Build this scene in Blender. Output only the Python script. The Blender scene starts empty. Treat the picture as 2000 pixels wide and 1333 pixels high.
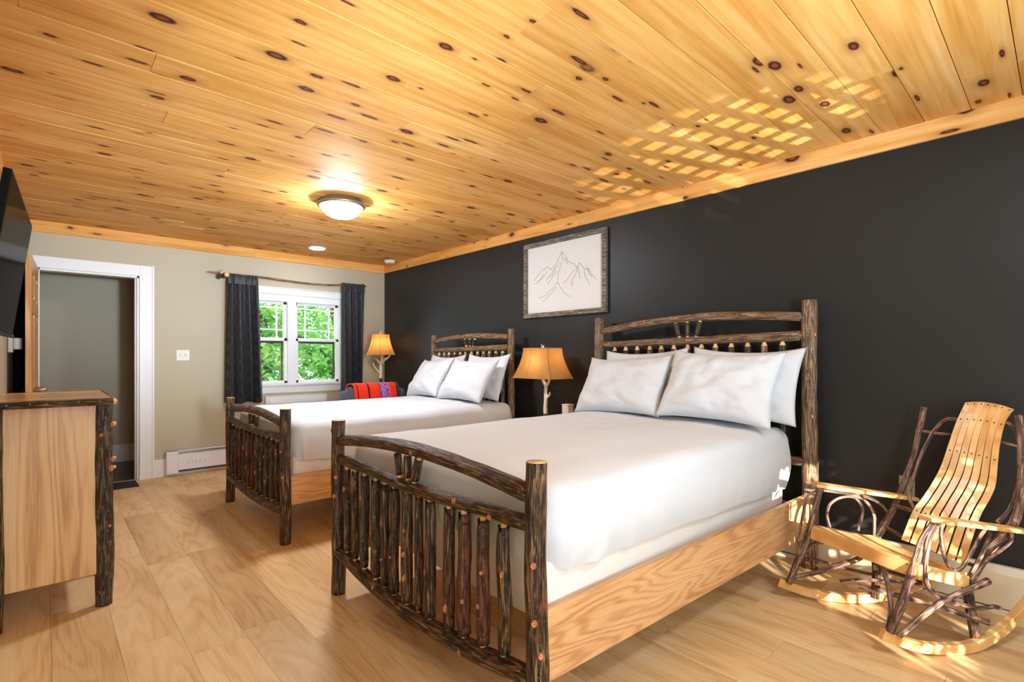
import bpy, bmesh, math, random
from mathutils import Vector, Matrix, noise
random.seed(7)
PI = math.pi
SC = bpy.context.scene
COL = SC.collection
V = Vector

# ------------------------------------------------------------------ camera, world, lights, exposure
cam_d = bpy.data.cameras.new('camera'); cam = bpy.data.objects.new('camera', cam_d); COL.objects.link(cam)
cam_d.sensor_width = 36.0; cam_d.lens = 996 / 2000 * 36.0
cam_d.shift_y = (697.5 - 666.5) / 2000.0
cam_d.clip_start = 0.02; cam_d.clip_end = 200
cam.location = (0, 0, 1.25); cam.rotation_euler = (PI / 2, 0, -0.743)
SC.camera = cam

W = bpy.data.worlds.new('sky'); SC.world = W; W.use_nodes = True
bg = W.node_tree.nodes['Background']
bg.inputs['Color'].default_value = (0.72, 0.86, 1.0, 1); bg.inputs['Strength'].default_value = 5.0

def lamp(name, kind, loc, energy, color, direction=None, **kw):
    d = bpy.data.lights.new(name, kind); d.energy = energy; d.color = color
    for k, v in kw.items(): setattr(d, k, v)
    o = bpy.data.objects.new(name, d); COL.objects.link(o); o.location = loc
    if direction is not None:
        o.rotation_euler = V(direction).to_track_quat('-Z', 'Y').to_euler()
    return o
# low sun through the window behind the camera
lamp('sun', 'SUN', (0, -6, 4), 24.0, (1.0, 0.94, 0.86), (0.57, 0.82, -0.185), angle=0.009)
# area light added for front daylight; the wall behind it is closed
lamp('daylight_fill', 'AREA', (2.15, -1.00, 1.75), 8.0, (0.72, 0.88, 1.0), (0.10, 0.62, -0.78), shape='RECTANGLE', size=1.9, size_y=1.1)
# unseen overhead light added out of frame to brighten the near floor
lamp('front_overhead_fill', 'AREA', (2.0, -0.40, 2.42), 26.0, (0.74, 0.89, 1.0), (0.0, 0.12, -1), shape='DISK', size=0.34)
lamp('left_fill', 'AREA', (0.55, -1.02, 1.25), 64.0, (0.74, 0.88, 1.0), (0.05, 1, 0.0), shape='RECTANGLE', size=0.9, size_y=1.9)  # unseen area light added to brighten the left side; no door stands here
# unseen spots added behind the camera to brighten the ceiling
lamp('ceiling_fill', 'SPOT', (0.85, -0.8, 1.35), 1150.0, (0.70, 0.86, 1.0), (0.35, 5.9, 1.15), spot_size=math.radians(42), spot_blend=1.0, shadow_soft_size=0.15)
lamp('ceiling_fill', 'SPOT', (1.2, -0.8, 1.2), 350.0, (0.56, 0.80, 1.0), (0.9, 1.9, 1.3), spot_size=math.radians(95), spot_blend=1.0, shadow_soft_size=0.15)
# unseen spot standing in for reflected sun, added to throw squares on the ceiling
GP = V((1.80, -2.0, -0.05)); GT = V((2.98, 1.42, 2.49))
lamp('glint_spot', 'SPOT', GP, 1500.0, (1.0, 0.92, 0.76), GT - GP, spot_size=math.radians(17), spot_blend=0.6, shadow_soft_size=0.0006)

SC.view_settings.view_transform = 'Standard'; SC.view_settings.look = 'None'
SC.view_settings.gamma = 1.0; SC.view_settings.use_curve_mapping = False
SC.view_settings.exposure = 0.0
SC.cycles.use_denoising = True
SC.cycles.max_bounces = 10; SC.cycles.diffuse_bounces = 6
SC.cycles.caustics_reflective = False; SC.cycles.caustics_refractive = False
SC.cycles.sample_clamp_indirect = 6.0

# ------------------------------------------------------------------ material helpers
class G:
    def __init__(s, name, rough=0.5, spec=0.5):
        s.m = bpy.data.materials.new(name); s.m.use_nodes = True
        s.t = s.m.node_tree; s.b = s.t.nodes['Principled BSDF']
        s.b.inputs['Roughness'].default_value = rough
        s.b.inputs['Specular IOR Level'].default_value = spec
    def n(s, typ, **kw):
        n = s.t.nodes.new('ShaderNode' + typ)
        for k, v in kw.items(): setattr(n, k, v)
        return n
    def l(s, a, b): s.t.links.new(a, b)
    def put(s, sock, v):
        if hasattr(v, 'is_output'): s.l(v, sock)
        else: sock.default_value = v
    def col(s, v): s.put(s.b.inputs['Base Color'], v if hasattr(v, 'is_output') else (*v, 1))
    def coord(s, kind='Object'): return s.n('TexCoord').outputs[kind]
    def rand(s): return s.n('ObjectInfo').outputs['Random']
    def mapping(s, vec, scale=(1, 1, 1), loc=None):
        n = s.n('Mapping'); s.l(vec, n.inputs['Vector']); n.inputs['Scale'].default_value = scale
        if loc is not None: s.put(n.inputs['Location'], loc)
        return n.outputs[0]
    def noise(s, vec, scale=5, detail=3, rough=0.5, dist=0.0):
        n = s.n('TexNoise'); s.l(vec, n.inputs['Vector']); n.inputs['Scale'].default_value = scale
        n.inputs['Detail'].default_value = detail; n.inputs['Roughness'].default_value = rough; n.inputs['Distortion'].default_value = dist
        return n.outputs['Fac']
    def wave(s, vec, scale=5, dist=3, detail=2, direction='Y', dscale=1.0):
        n = s.n('TexWave', bands_direction=direction); s.l(vec, n.inputs['Vector'])
        n.inputs['Scale'].default_value = scale; n.inputs['Distortion'].default_value = dist
        n.inputs['Detail'].default_value = detail; n.inputs['Detail Scale'].default_value = dscale
        return n.outputs['Fac']
    def ramp(s, f, stops, interp='LINEAR'):
        n = s.n('ValToRGB'); s.l(f, n.inputs[0]); e = n.color_ramp.elements; n.color_ramp.interpolation = interp
        while len(e) < len(stops): e.new(0.5)
        for i, (p, c) in enumerate(stops):
            e[i].position = p; e[i].color = (*c, 1) if len(c) == 3 else c
        return n.outputs['Color']
    def mix(s, f, a, b, mode='MIX'):
        n = s.n('Mix', data_type='RGBA', blend_type=mode)
        s.put(n.inputs[0], f); s.put(n.inputs[6], a if hasattr(a, 'is_output') else (*a, 1)); s.put(n.inputs[7], b if hasattr(b, 'is_output') else (*b, 1))
        return n.outputs[2]
    def math(s, op, a, b=0.0, c=None):
        n = s.n('Math', operation=op); s.put(n.inputs[0], a); s.put(n.inputs[1], b)
        if c is not None: s.put(n.inputs[2], c)
        return n.outputs[0]
    def bump(s, h, strength=0.2, dist=0.002):
        n = s.n('Bump'); s.l(h, n.inputs['Height']); n.inputs['Strength'].default_value = strength; n.inputs['Distance'].default_value = dist
        s.l(n.outputs[0], s.b.inputs['Normal'])

def plain(name, c, rough=0.5, metal=0.0, spec=0.5, grain=0.0):
    g = G(name, rough, spec); g.b.inputs['Metallic'].default_value = metal
    if grain:
        f = g.noise(g.coord(), 40, 3)
        g.col(g.mix(f, tuple(x * (1 - grain) for x in c), tuple(min(1, x * (1 + grain)) for x in c)))
    else: g.col(c)
    return g.m

def offset_vec(g, amt=37.0):
    r = g.rand(); c = g.n('CombineXYZ')
    g.l(g.math('MULTIPLY', r, amt), c.inputs[0]); g.l(g.math('MULTIPLY', r, amt * 1.7), c.inputs[1]); g.l(g.math('MULTIPLY', r, amt * 0.6), c.inputs[2])
    n = g.n('VectorMath', operation='ADD'); g.l(g.coord(), n.inputs[0]); g.l(c.outputs[0], n.inputs[1])
    return n.outputs[0]

def pine_mat(name, axis=0, tone=1.0, knots=True, swap=None):
    g = G(name, 0.62, 0.15)
    v = offset_vec(g)
    if swap:   # boards standing on edge: bring the face into the knot plane
        sp = g.n('SeparateXYZ'); g.l(v, sp.inputs[0]); cb = g.n('CombineXYZ')
        for i, k in enumerate(swap): g.l(sp.outputs[k], cb.inputs[i])
        v = cb.outputs[0]
    s1 = [14, 14, 14]; s1[axis] = 0.7
    grain = g.noise(g.mapping(v, s1), 2.2, 4, 0.55, 0.4)
    s2 = [4, 4, 4]; s2[axis] = 0.5
    broad = g.noise(g.mapping(v, s2), 1.6, 2)
    base = g.ramp(grain, [(0.30, (0.70 * tone, 0.335 * tone, 0.075 * tone)), (0.5, (0.83 * tone, 0.43 * tone, 0.125 * tone)), (0.72, (0.88 * tone, 0.53 * tone, 0.20 * tone))])
    streak = g.ramp(broad, [(0.50, (1, 1, 1)), (0.70, (0.86, 0.74, 0.58))])
    base = g.mix(1.0, base, streak, 'MULTIPLY')
    tint = g.ramp(g.rand(), [(0.0, (0.84, 0.76, 0.64)), (0.2, (1.0, 0.96, 0.88)), (0.4, (0.90, 0.84, 0.76)), (0.6, (1.04, 1.04, 1.05)), (0.8, (0.92, 0.87, 0.82)), (1.0, (1.06, 1.10, 1.22))])
    base = g.mix(1.0, base, tint, 'MULTIPLY')
    if knots:
        def layer(base, sx, sy, size, off):
            sc = [1, 1, 1]; sc[axis] = sx; sc[1 - axis] = sy; sc[2] = 0.001
            mp = g.mapping(v, sc, (off, off * 2, 0))
            warp = g.n('VectorMath', operation='ADD'); nz = g.n('TexNoise'); g.l(v, nz.inputs['Vector']); nz.inputs['Scale'].default_value = 30
            sub = g.n('VectorMath', operation='SCALE'); g.l(nz.outputs['Color'], sub.inputs[0]); sub.inputs['Scale'].default_value = 0.05
            g.l(mp, warp.inputs[0]); g.l(sub.outputs[0], warp.inputs[1])
            vo = g.n('TexVoronoi', feature='F1', voronoi_dimensions='2D'); g.l(warp.outputs[0], vo.inputs['Vector']); vo.inputs['Scale'].default_value = 1.0
            sep = g.n('SeparateColor'); g.l(vo.outputs['Color'], sep.inputs[0])
            sz = g.math('MULTIPLY_ADD', sep.outputs[0], size, size * 0.35)
            d = g.math('DIVIDE', vo.outputs['Distance'], sz)
            on = g.math('GREATER_THAN', sep.outputs[1], 0.42)
            d = g.math('ADD', d, g.math('MULTIPLY', g.math('SUBTRACT', 1.0, on), 9.0))
            d = g.math('MULTIPLY', d, 0.25)
            kc = g.ramp(d, [(0.0, (0.26, 0.075, 0.035)), (0.13, (0.20, 0.05, 0.022)), (0.19, (0.05, 0.012, 0.008)), (0.27, (0.10, 0.025, 0.012)), (0.36, (0.42, 0.17, 0.045)), (1.0, (0.62, 0.30, 0.09))])
            kf = g.ramp(d, [(0.24, (1, 1, 1)), (0.36, (0.55, 0.55, 0.55)), (0.95, (0, 0, 0))])
            return g.mix(kf, base, kc)
        base = layer(base, 2.6, 5.0, 0.075, 0.3)
        base = layer(base, 1.5, 7.0, 0.05, 5.1)
    g.col(base)
    s3 = [3, 3, 3]; s3[axis] = 90
    saw = g.noise(g.mapping(v, s3), 1.5, 2)
    g.bump(saw, 0.25, 0.0015)
    return g.m

def oak_mat(name, axis, c0, c1, c2, rough=0.4, ring=9.0, rnd=True, tint=None, pore=1.0, across=4.0, along=0.55, rw=0.22):
    # growth rings: contour lines of a stretched noise, which close into cathedral arches along the board
    g = G(name, rough, 0.4)
    v = offset_vec(g) if rnd else g.coord()
    sc = [across] * 3; sc[axis] = along
    lowf = g.noise(g.mapping(v, sc), 1.0, 1.5, 0.4, 0.2)
    w = g.math('MULTIPLY_ADD', g.math('SINE', g.math('MULTIPLY', lowf, ring * 6.283)), 0.5, 0.5)
    w = g.math('POWER', w, 1.6)
    s1 = [90, 90, 90]; s1[axis] = 2.2
    fine = g.noise(g.mapping(v, s1), 2.0, 3, 0.65)
    s2 = [5, 5, 5]; s2[axis] = 0.8
    broad = g.noise(g.mapping(v, s2), 1.1, 3)
    f = g.math('ADD', g.math('MULTIPLY', w, -rw), g.math('ADD', g.math('MULTIPLY', fine, 0.42 * pore), g.math('MULTIPLY', broad, 0.62)))
    c = g.ramp(f, [(0.28, c0), (0.44, c1), (0.62, c2)])
    if tint: c = g.mix(1.0, c, g.ramp(g.rand(), tint), 'MULTIPLY')
    g.col(c); g.bump(fine, 0.12, 0.001)
    return g.m

def bark_mat(name, c0, c1, c2, c3, red=0.5):
    # dark bark with lengthwise furrows, lichen blotches and rubbed reddish patches; UV is (arc, length) in metres
    g = G(name, 0.42, 0.35)
    uv = g.n('UVMap').outputs[0]
    r = g.rand(); cx = g.n('CombineXYZ'); g.l(g.math('MULTIPLY', r, 9.0), cx.inputs[0]); g.l(g.math('MULTIPLY', r, 23.0), cx.inputs[1])
    ad = g.n('VectorMath', operation='ADD'); g.l(uv, ad.inputs[0]); g.l(cx.outputs[0], ad.inputs[1]); v = ad.outputs[0]
    fur = g.noise(g.mapping(v, (80, 6.5, 1)), 1.4, 5, 0.62, 0.7)
    pat = g.noise(g.mapping(v, (24, 11, 1)), 1.0, 3, 0.6)
    bl = g.noise(g.mapping(v, (45, 30, 1)), 1.3, 4, 0.65)
    c = g.ramp(fur, [(0.40, c0), (0.52, c1), (0.64, c2)])
    c = g.mix(g.ramp(bl, [(0.57, (0, 0, 0)), (0.68, (0.6, 0.6, 0.6))]), c, c3)
    c = g.mix(g.ramp(pat, [(0.56, (0, 0, 0)), (0.70, (red, red, red))]), c, (0.26, 0.075, 0.028))
    g.col(c); g.bump(fur, 0.9, 0.010)
    return g.m

M = {}
M['pine_ceiling'] = pine_mat('pine_ceiling', 0)
M['pine_trim_x'] = pine_mat('pine_trim_x', 0, 1.0, True, (0, 2, 1))
M['pine_trim_y'] = pine_mat('pine_trim_y', 0, 1.0, True, (1, 2, 0))
M['floor'] = oak_mat('vinyl_oak', 1, (0.50, 0.30, 0.14), (0.71, 0.465, 0.225), (0.80, 0.58, 0.33), 0.40, 9.0, across=7.0, along=1.1, rw=0.10,
                     tint=[(0.0, (0.80, 0.76, 0.70)), (0.35, (1.0, 1.0, 1.0)), (0.7, (0.90, 0.86, 0.80)), (1.0, (1.08, 1.07, 1.05))])
M['oak_v'] = oak_mat('oak_upright', 2, (0.50, 0.25, 0.095), (0.70, 0.42, 0.185), (0.78, 0.52, 0.26), 0.38, 13.0, across=5.5, along=0.5, rw=0.15)
M['oak_rail'] = oak_mat('oak_rail', 0, (0.46, 0.215, 0.08), (0.64, 0.35, 0.15), (0.72, 0.44, 0.21), 0.4, 17.0, across=8.0, along=0.8, rw=0.15)
M['oak_top'] = oak_mat('oak_top', 0, (0.46, 0.20, 0.04), (0.62, 0.30, 0.07), (0.70, 0.38, 0.11), 0.2, 6.0)
M['chair_oak'] = oak_mat('chair_oak', 0, (0.60, 0.31, 0.10), (0.72, 0.40, 0.15), (0.78, 0.47, 0.20), 0.32, 5.0)
M['door_wood'] = oak_mat('door_pine', 2, (0.50, 0.22, 0.06), (0.66, 0.34, 0.10), (0.74, 0.42, 0.15), 0.35, 6.0)
M['bark'] = bark_mat('hickory_bark', (0.009, 0.0045, 0.003), (0.058, 0.029, 0.012), (0.31, 0.185, 0.08), (0.15, 0.105, 0.045), 0.6)
M['bark_red'] = bark_mat('hickory_bark_smooth', (0.020, 0.009, 0.005), (0.085, 0.032, 0.013), (0.20, 0.085, 0.033), (0.25, 0.15, 0.05), 0.9)
M['bark_lit'] = bark_mat('hickory_bark_lit', (0.07, 0.038, 0.02), (0.21, 0.125, 0.07), (0.45, 0.32, 0.20), (0.40, 0.32, 0.23), 0.6)  # same bark lightened, putting the headboards' stronger light into the colour
M['bark_lichen'] = bark_mat('hickory_bark_lichen', (0.012, 0.007, 0.004), (0.055, 0.034, 0.018), (0.20, 0.14, 0.08), (0.30, 0.27, 0.17), 0.5)
M['twig'] = bark_mat('twig_bark', (0.045, 0.020, 0.022), (0.17, 0.09, 0.065), (0.50, 0.34, 0.21), (0.40, 0.32, 0.26), 0.5)
M['peeled'] = oak_mat('peeled_wood', 2, (0.66, 0.36, 0.12), (0.80, 0.50, 0.19), (0.86, 0.60, 0.27), 0.45, 6.0)
M['knot_ring'] = plain('knot_ring', (0.34, 0.085, 0.03), 0.4)
M['knot_core'] = plain('knot_core', (0.66, 0.34, 0.15), 0.45)

def wall_mat(name, c, rough, amt=0.04, spec=0.5):
    g = G(name, rough, spec); v = g.coord('Object')
    n1 = g.noise(v, 1.3, 3); n2 = g.noise(v, 90, 2)
    g.col(g.mix(n1, tuple(x * (1 - amt) for x in c), tuple(x * (1 + amt) for x in c)))
    g.bump(n2, 0.06, 0.002)
    return g.m
M['black_wall'] = wall_mat('black_paint', (0.019, 0.0198, 0.0195), 0.45, 0.1, 0.32)
M['beige_wall'] = wall_mat('beige_paint', (0.50, 0.425, 0.295), 0.6)
M['white_paint'] = plain('white_paint', (0.80, 0.79, 0.78), 0.38)
M['cream_paint'] = plain('cream_paint', (0.72, 0.62, 0.45), 0.4)
M['vinyl'] = plain('white_vinyl', (0.85, 0.85, 0.85), 0.3)
M['screen_brown'] = plain('brown_screen_frame', (0.05, 0.03, 0.02), 0.5)
M['dark_slot'] = plain('dark_slot', (0.06, 0.06, 0.065), 0.5)
M['grey_fin'] = plain('grey_fin', (0.35, 0.36, 0.38), 0.4, 0.6)
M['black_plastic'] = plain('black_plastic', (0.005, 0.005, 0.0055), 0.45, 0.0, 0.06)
def screen_mat():
    g = G('dark_screen', 0.10, 0.3); g.col((0.006, 0.006, 0.007))
    df = g.n('BsdfDiffuse'); df.inputs[0].default_value = (0.006, 0.006, 0.007, 1); mx = g.n('MixShader'); mx.inputs[0].default_value = 0.22
    g.l(df.outputs[0], mx.inputs[1]); g.l(g.b.outputs[0], mx.inputs[2]); g.l(mx.outputs[0], g.t.nodes['Material Output'].inputs[0]); return g.m
M['screen'] = screen_mat()
M['ivory'] = plain('ivory_plastic', (0.78, 0.74, 0.64), 0.35)
M['white_plastic'] = plain('white_plastic', (0.86, 0.86, 0.84), 0.35)
M['nickel'] = plain('brushed_bronze', (0.40, 0.36, 0.29), 0.32, 0.85)
M['mat'] = plain('black_mat', (0.010, 0.011, 0.013), 0.85, grain=0.3)
M['hall_floor'] = plain('dark_slate', (0.045, 0.028, 0.018), 0.35, grain=0.4)
M['paper'] = plain('paper', (0.74, 0.72, 0.70), 0.6)
M['ink'] = plain('ink', (0.16, 0.15, 0.15), 0.7)
M['brass'] = plain('brass', (0.5, 0.36, 0.16), 0.3, 0.9)
M['screw'] = plain('dark_screw', (0.03, 0.025, 0.02), 0.4, 0.6)
M['asphalt'] = plain('pale_driveway', (0.55, 0.54, 0.52), 0.9, grain=0.15)
M['trunk'] = plain('tree_trunk', (0.09, 0.065, 0.045), 0.9, grain=0.4)

def cloth_mat(name, c, scale=420, rough=0.85, sheen=0.2, bump=0.1):
    g = G(name, rough, 0.2); g.b.inputs['Sheen Weight'].default_value = sheen
    n = g.noise(g.coord(), scale, 2); g.col(c); g.bump(n, bump, 0.0006)
    return g.m
M['linen'] = cloth_mat('white_linen', (0.655, 0.675, 0.71))
M['pillow'] = cloth_mat('white_pillowcase', (0.655, 0.675, 0.71))
M['box_spring'] = cloth_mat('box_spring_cover', (0.78, 0.72, 0.66))
M['denim'] = cloth_mat('slate_upholstery', (0.075, 0.085, 0.105), 200)

def curtain_mat():
    g = G('charcoal_damask', 0.55, 0.4); uv = g.n('UVMap').outputs[0]
    s = g.n('SeparateXYZ'); g.l(uv, s.inputs[0])
    a = g.math('ADD', g.math('MULTIPLY', s.outputs[0], 5.0), g.math('MULTIPLY', s.outputs[1], 3.4))
    b = g.math('SUBTRACT', g.math('MULTIPLY', s.outputs[0], 5.0), g.math('MULTIPLY', s.outputs[1], 3.4))
    def line(x): return g.math('ABSOLUTE', g.math('SUBTRACT', g.math('FRACT', x), 0.5))
    m = g.math('MAXIMUM', line(a), line(b))
    f = g.ramp(m, [(0.40, (0, 0, 0)), (0.44, (1, 1, 1))])
    inner = g.math('MINIMUM', line(a), line(b))
    f2 = g.ramp(inner, [(0.10, (1, 1, 1)), (0.16, (0, 0, 0))])
    f = g.mix(0.35, f, f2)
    g.col(g.mix(f, (0.022, 0.022, 0.024), (0.040, 0.041, 0.044)))
    g.l(g.ramp(f, [(0, (0.6,) * 3), (1, (0.36,) * 3)]), g.b.inputs['Roughness'])
    return g.m
M['curtain'] = curtain_mat()

def throw_mat():
    g = G('striped_wool', 0.9, 0.1); g.b.inputs['Sheen Weight'].default_value = 0.3
    uv = g.n('UVMap').outputs[0]; s = g.n('SeparateXYZ'); g.l(uv, s.inputs[0])
    red = (0.80, 0.035, 0.012); dk = (0.02, 0.008, 0.01); pu = (0.24, 0.03, 0.28); og = (0.80, 0.16, 0.02)
    c = g.ramp(s.outputs[0], [(0.0, red), (0.06, dk), (0.085, red), (0.30, dk), (0.335, red), (0.56, dk), (0.575, pu), (0.62, (0.45, 0.08, 0.4)), (0.655, pu), (0.70, (0.10, 0.06, 0.35)), (0.74, pu), (0.775, og), (0.80, red), (0.945, dk)], 'CONSTANT')
    zz = g.noise(g.mapping(uv, (60, 14, 1)), 1.5, 2)
    band = g.math('MULTIPLY', g.math('GREATER_THAN', s.outputs[0], 0.575), g.math('LESS_THAN', s.outputs[0], 0.775))
    f = g.math('MULTIPLY', band, g.math('GREATER_THAN', zz, 0.54))
    c = g.mix(f, c, (0.62, 0.30, 0.55))
    g.col(c); g.bump(g.noise(uv, 160, 2), 0.3, 0.002)
    return g.m
M['throw'] = throw_mat()

def shade_mat(name, c, e=0.0):
    g = G(name, 0.7, 0.2); t = g.t
    n = g.noise(g.mapping(g.coord(), (6, 6, 3)), 2.0, 4)
    colr = g.mix(n, tuple(x * 0.78 for x in c), c); g.col(colr)
    tr = g.n('BsdfTranslucent'); g.l(colr, tr.inputs[0])
    mx = g.n('MixShader'); mx.inputs[0].default_value = 0.5
    g.l(g.b.outputs[0], mx.inputs[1]); g.l(tr.outputs[0], mx.inputs[2])
    g.l(mx.outputs[0], t.nodes['Material Output'].inputs[0])
    return g.m
M['shade'] = shade_mat('rawhide_shade', (0.70, 0.36, 0.11))
M['stitch'] = plain('shade_stitch', (0.16, 0.07, 0.03), 0.7)

def antler_mat():
    g = G('antler', 0.45, 0.4); v = g.coord()
    n = g.noise(g.mapping(v, (8, 8, 5)), 2.2, 3)
    g.col(g.ramp(n, [(0.35, (0.48, 0.33, 0.17)), (0.5, (0.72, 0.62, 0.43)), (0.65, (0.85, 0.79, 0.64))]))
    g.bump(g.noise(v, 120, 2), 0.2, 0.001); return g.m
M['antler'] = antler_mat()

def frame_mat():
    g = G('barnwood_frame', 0.6, 0.3); v = g.coord()
    n = g.noise(g.mapping(v, (60, 9, 60)), 1.6, 4, 0.6)
    g.col(g.ramp(n, [(0.36, (0.05, 0.045, 0.04)), (0.55, (0.20, 0.165, 0.125)), (0.72, (0.42, 0.36, 0.28))]))
    g.bump(n, 0.4, 0.003); return g.m
M['frame'] = frame_mat()

def emit(name, c, s):
    m = bpy.data.materials.new(name); m.use_nodes = True; t = m.node_tree; t.nodes.remove(t.nodes['Principled BSDF'])
    e = t.nodes.new('ShaderNodeEmission'); e.inputs[0].default_value = (*c, 1); e.inputs[1].default_value = s
    t.links.new(e.outputs[0], t.nodes['Material Output'].inputs[0]); return m
M['dome'] = emit('lit_glass_dome', (0.82, 0.91, 1.0), 200.0)
M['led'] = emit('lit_led_disc', (0.90, 0.95, 1.0), 70.0)

def glass_mat():
    m = bpy.data.materials.new('window_glass'); m.use_nodes = True; t = m.node_tree; t.nodes.remove(t.nodes['Principled BSDF'])
    a = t.nodes.new('ShaderNodeBsdfTransparent'); b = t.nodes.new('ShaderNodeBsdfGlossy'); b.inputs['Roughness'].default_value = 0.02
    mx = t.nodes.new('ShaderNodeMixShader'); mx.inputs[0].default_value = 0.05
    t.links.new(a.outputs[0], mx.inputs[1]); t.links.new(b.outputs[0], mx.inputs[2]); t.links.new(mx.outputs[0], t.nodes['Material Output'].inputs[0])
    return m
M['glass'] = glass_mat()

def leaf_mat():
    g = G('maple_leaf', 0.5, 0.3); n = g.noise(g.coord(), 2.2, 2)
    c = g.ramp(n, [(0.30, (0.07, 0.24, 0.04)), (0.5, (0.20, 0.46, 0.09)), (0.70, (0.50, 0.66, 0.20))]); g.col(c)
    tr = g.n('BsdfTranslucent'); g.l(c, tr.inputs[0]); mx = g.n('MixShader'); mx.inputs[0].default_value = 0.45
    g.l(g.b.outputs[0], mx.inputs[1]); g.l(tr.outputs[0], mx.inputs[2]); g.l(mx.outputs[0], g.t.nodes['Material Output'].inputs[0])
    return g.m
M['leaf'] = leaf_mat()

# ------------------------------------------------------------------ object helpers
WL = {}
def tag(o, label, cat=None, group=None, kind=None):
    if label: o['label'] = label
    if cat: o['category'] = cat
    if group: o['group'] = group
    if kind: o['kind'] = kind
    return o
def thing(name, loc, label, cat, group=None):
    o = bpy.data.objects.new(name, None); COL.objects.link(o); o.location = loc; o.empty_display_size = 0.1
    WL[o] = V(loc); return tag(o, label, cat, group)
def fin(name, verts, faces, mats, parent=None, mi=None, uvs=None, smooth=False, recalc=True):
    vs = [V(v) for v in verts]
    lo = V([min(v[i] for v in vs) for i in range(3)]); hi = V([max(v[i] for v in vs) for i in range(3)]); c = (lo + hi) / 2
    me = bpy.data.meshes.new(name); me.from_pydata([v - c for v in vs], [], faces)
    for m in (mats if isinstance(mats, (list, tuple)) else [mats]): me.materials.append(m)
    if mi: me.polygons.foreach_set('material_index', mi)
    if uvs:
        ul = me.uv_layers.new(name='UVMap')
        for p in me.polygons:
            for li in p.loop_indices: ul.data[li].uv = uvs[p.index][li - p.loop_start]
    if smooth: me.polygons.foreach_set('use_smooth', [True] * len(me.polygons))
    if recalc:
        bm = bmesh.new(); bm.from_mesh(me); bmesh.ops.recalc_face_normals(bm, faces=bm.faces); bm.to_mesh(me); bm.free()
    me.update()
    o = bpy.data.objects.new(name, me); COL.objects.link(o)
    if parent is not None:
        o.parent = parent; o.location = c - WL[parent]
    else: o.location = c
    WL[o] = c
    return o
def cuboid(x0, x1, y0, y1, z0, z1, bev=0.0):
    bm = bmesh.new(); bmesh.ops.create_cube(bm, size=1)
    for v in bm.verts: v.co = V(((x0 + x1) / 2 + v.co.x * (x1 - x0), (y0 + y1) / 2 + v.co.y * (y1 - y0), (z0 + z1) / 2 + v.co.z * (z1 - z0)))
    if bev: bmesh.ops.bevel(bm, geom=bm.edges[:], offset=bev, segments=2, affect='EDGES', profile=0.5)
    bm.verts.index_update()
    vs = [v.co.copy() for v in bm.verts]; fs = [[v.index for v in f.verts] for f in bm.faces]; bm.free()
    return vs, fs
def box(name, x0, x1, y0, y1, z0, z1, mat, parent=None, bev=0.0):
    vs, fs = cuboid(x0, x1, y0, y1, z0, z1, bev); return fin(name, vs, fs, mat, parent)
class MB:
    def __init__(s): s.v = []; s.f = []; s.u = []; s.m = []; s.hasuv = False
    def add(s, vs, fs, m=0, uvs=None):
        k = len(s.v); s.v += [V(v) for v in vs]; s.f += [[i + k for i in f] for f in fs]; s.m += [m] * len(fs) if isinstance(m, int) else m
        s.u += uvs if uvs else [[(0, 0)] * len(f) for f in fs]; s.hasuv |= bool(uvs)
    def box(s, *a, bev=0.0, m=0): s.add(*cuboid(*a, bev), m)
    def build(s, name, mats, parent=None, smooth=False): return fin(name, s.v, s.f, mats, parent, s.m, s.u if s.hasuv else None, smooth)
def rot_about(vs, c, R): return [V(c) + R @ (V(v) - V(c)) for v in vs]

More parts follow.
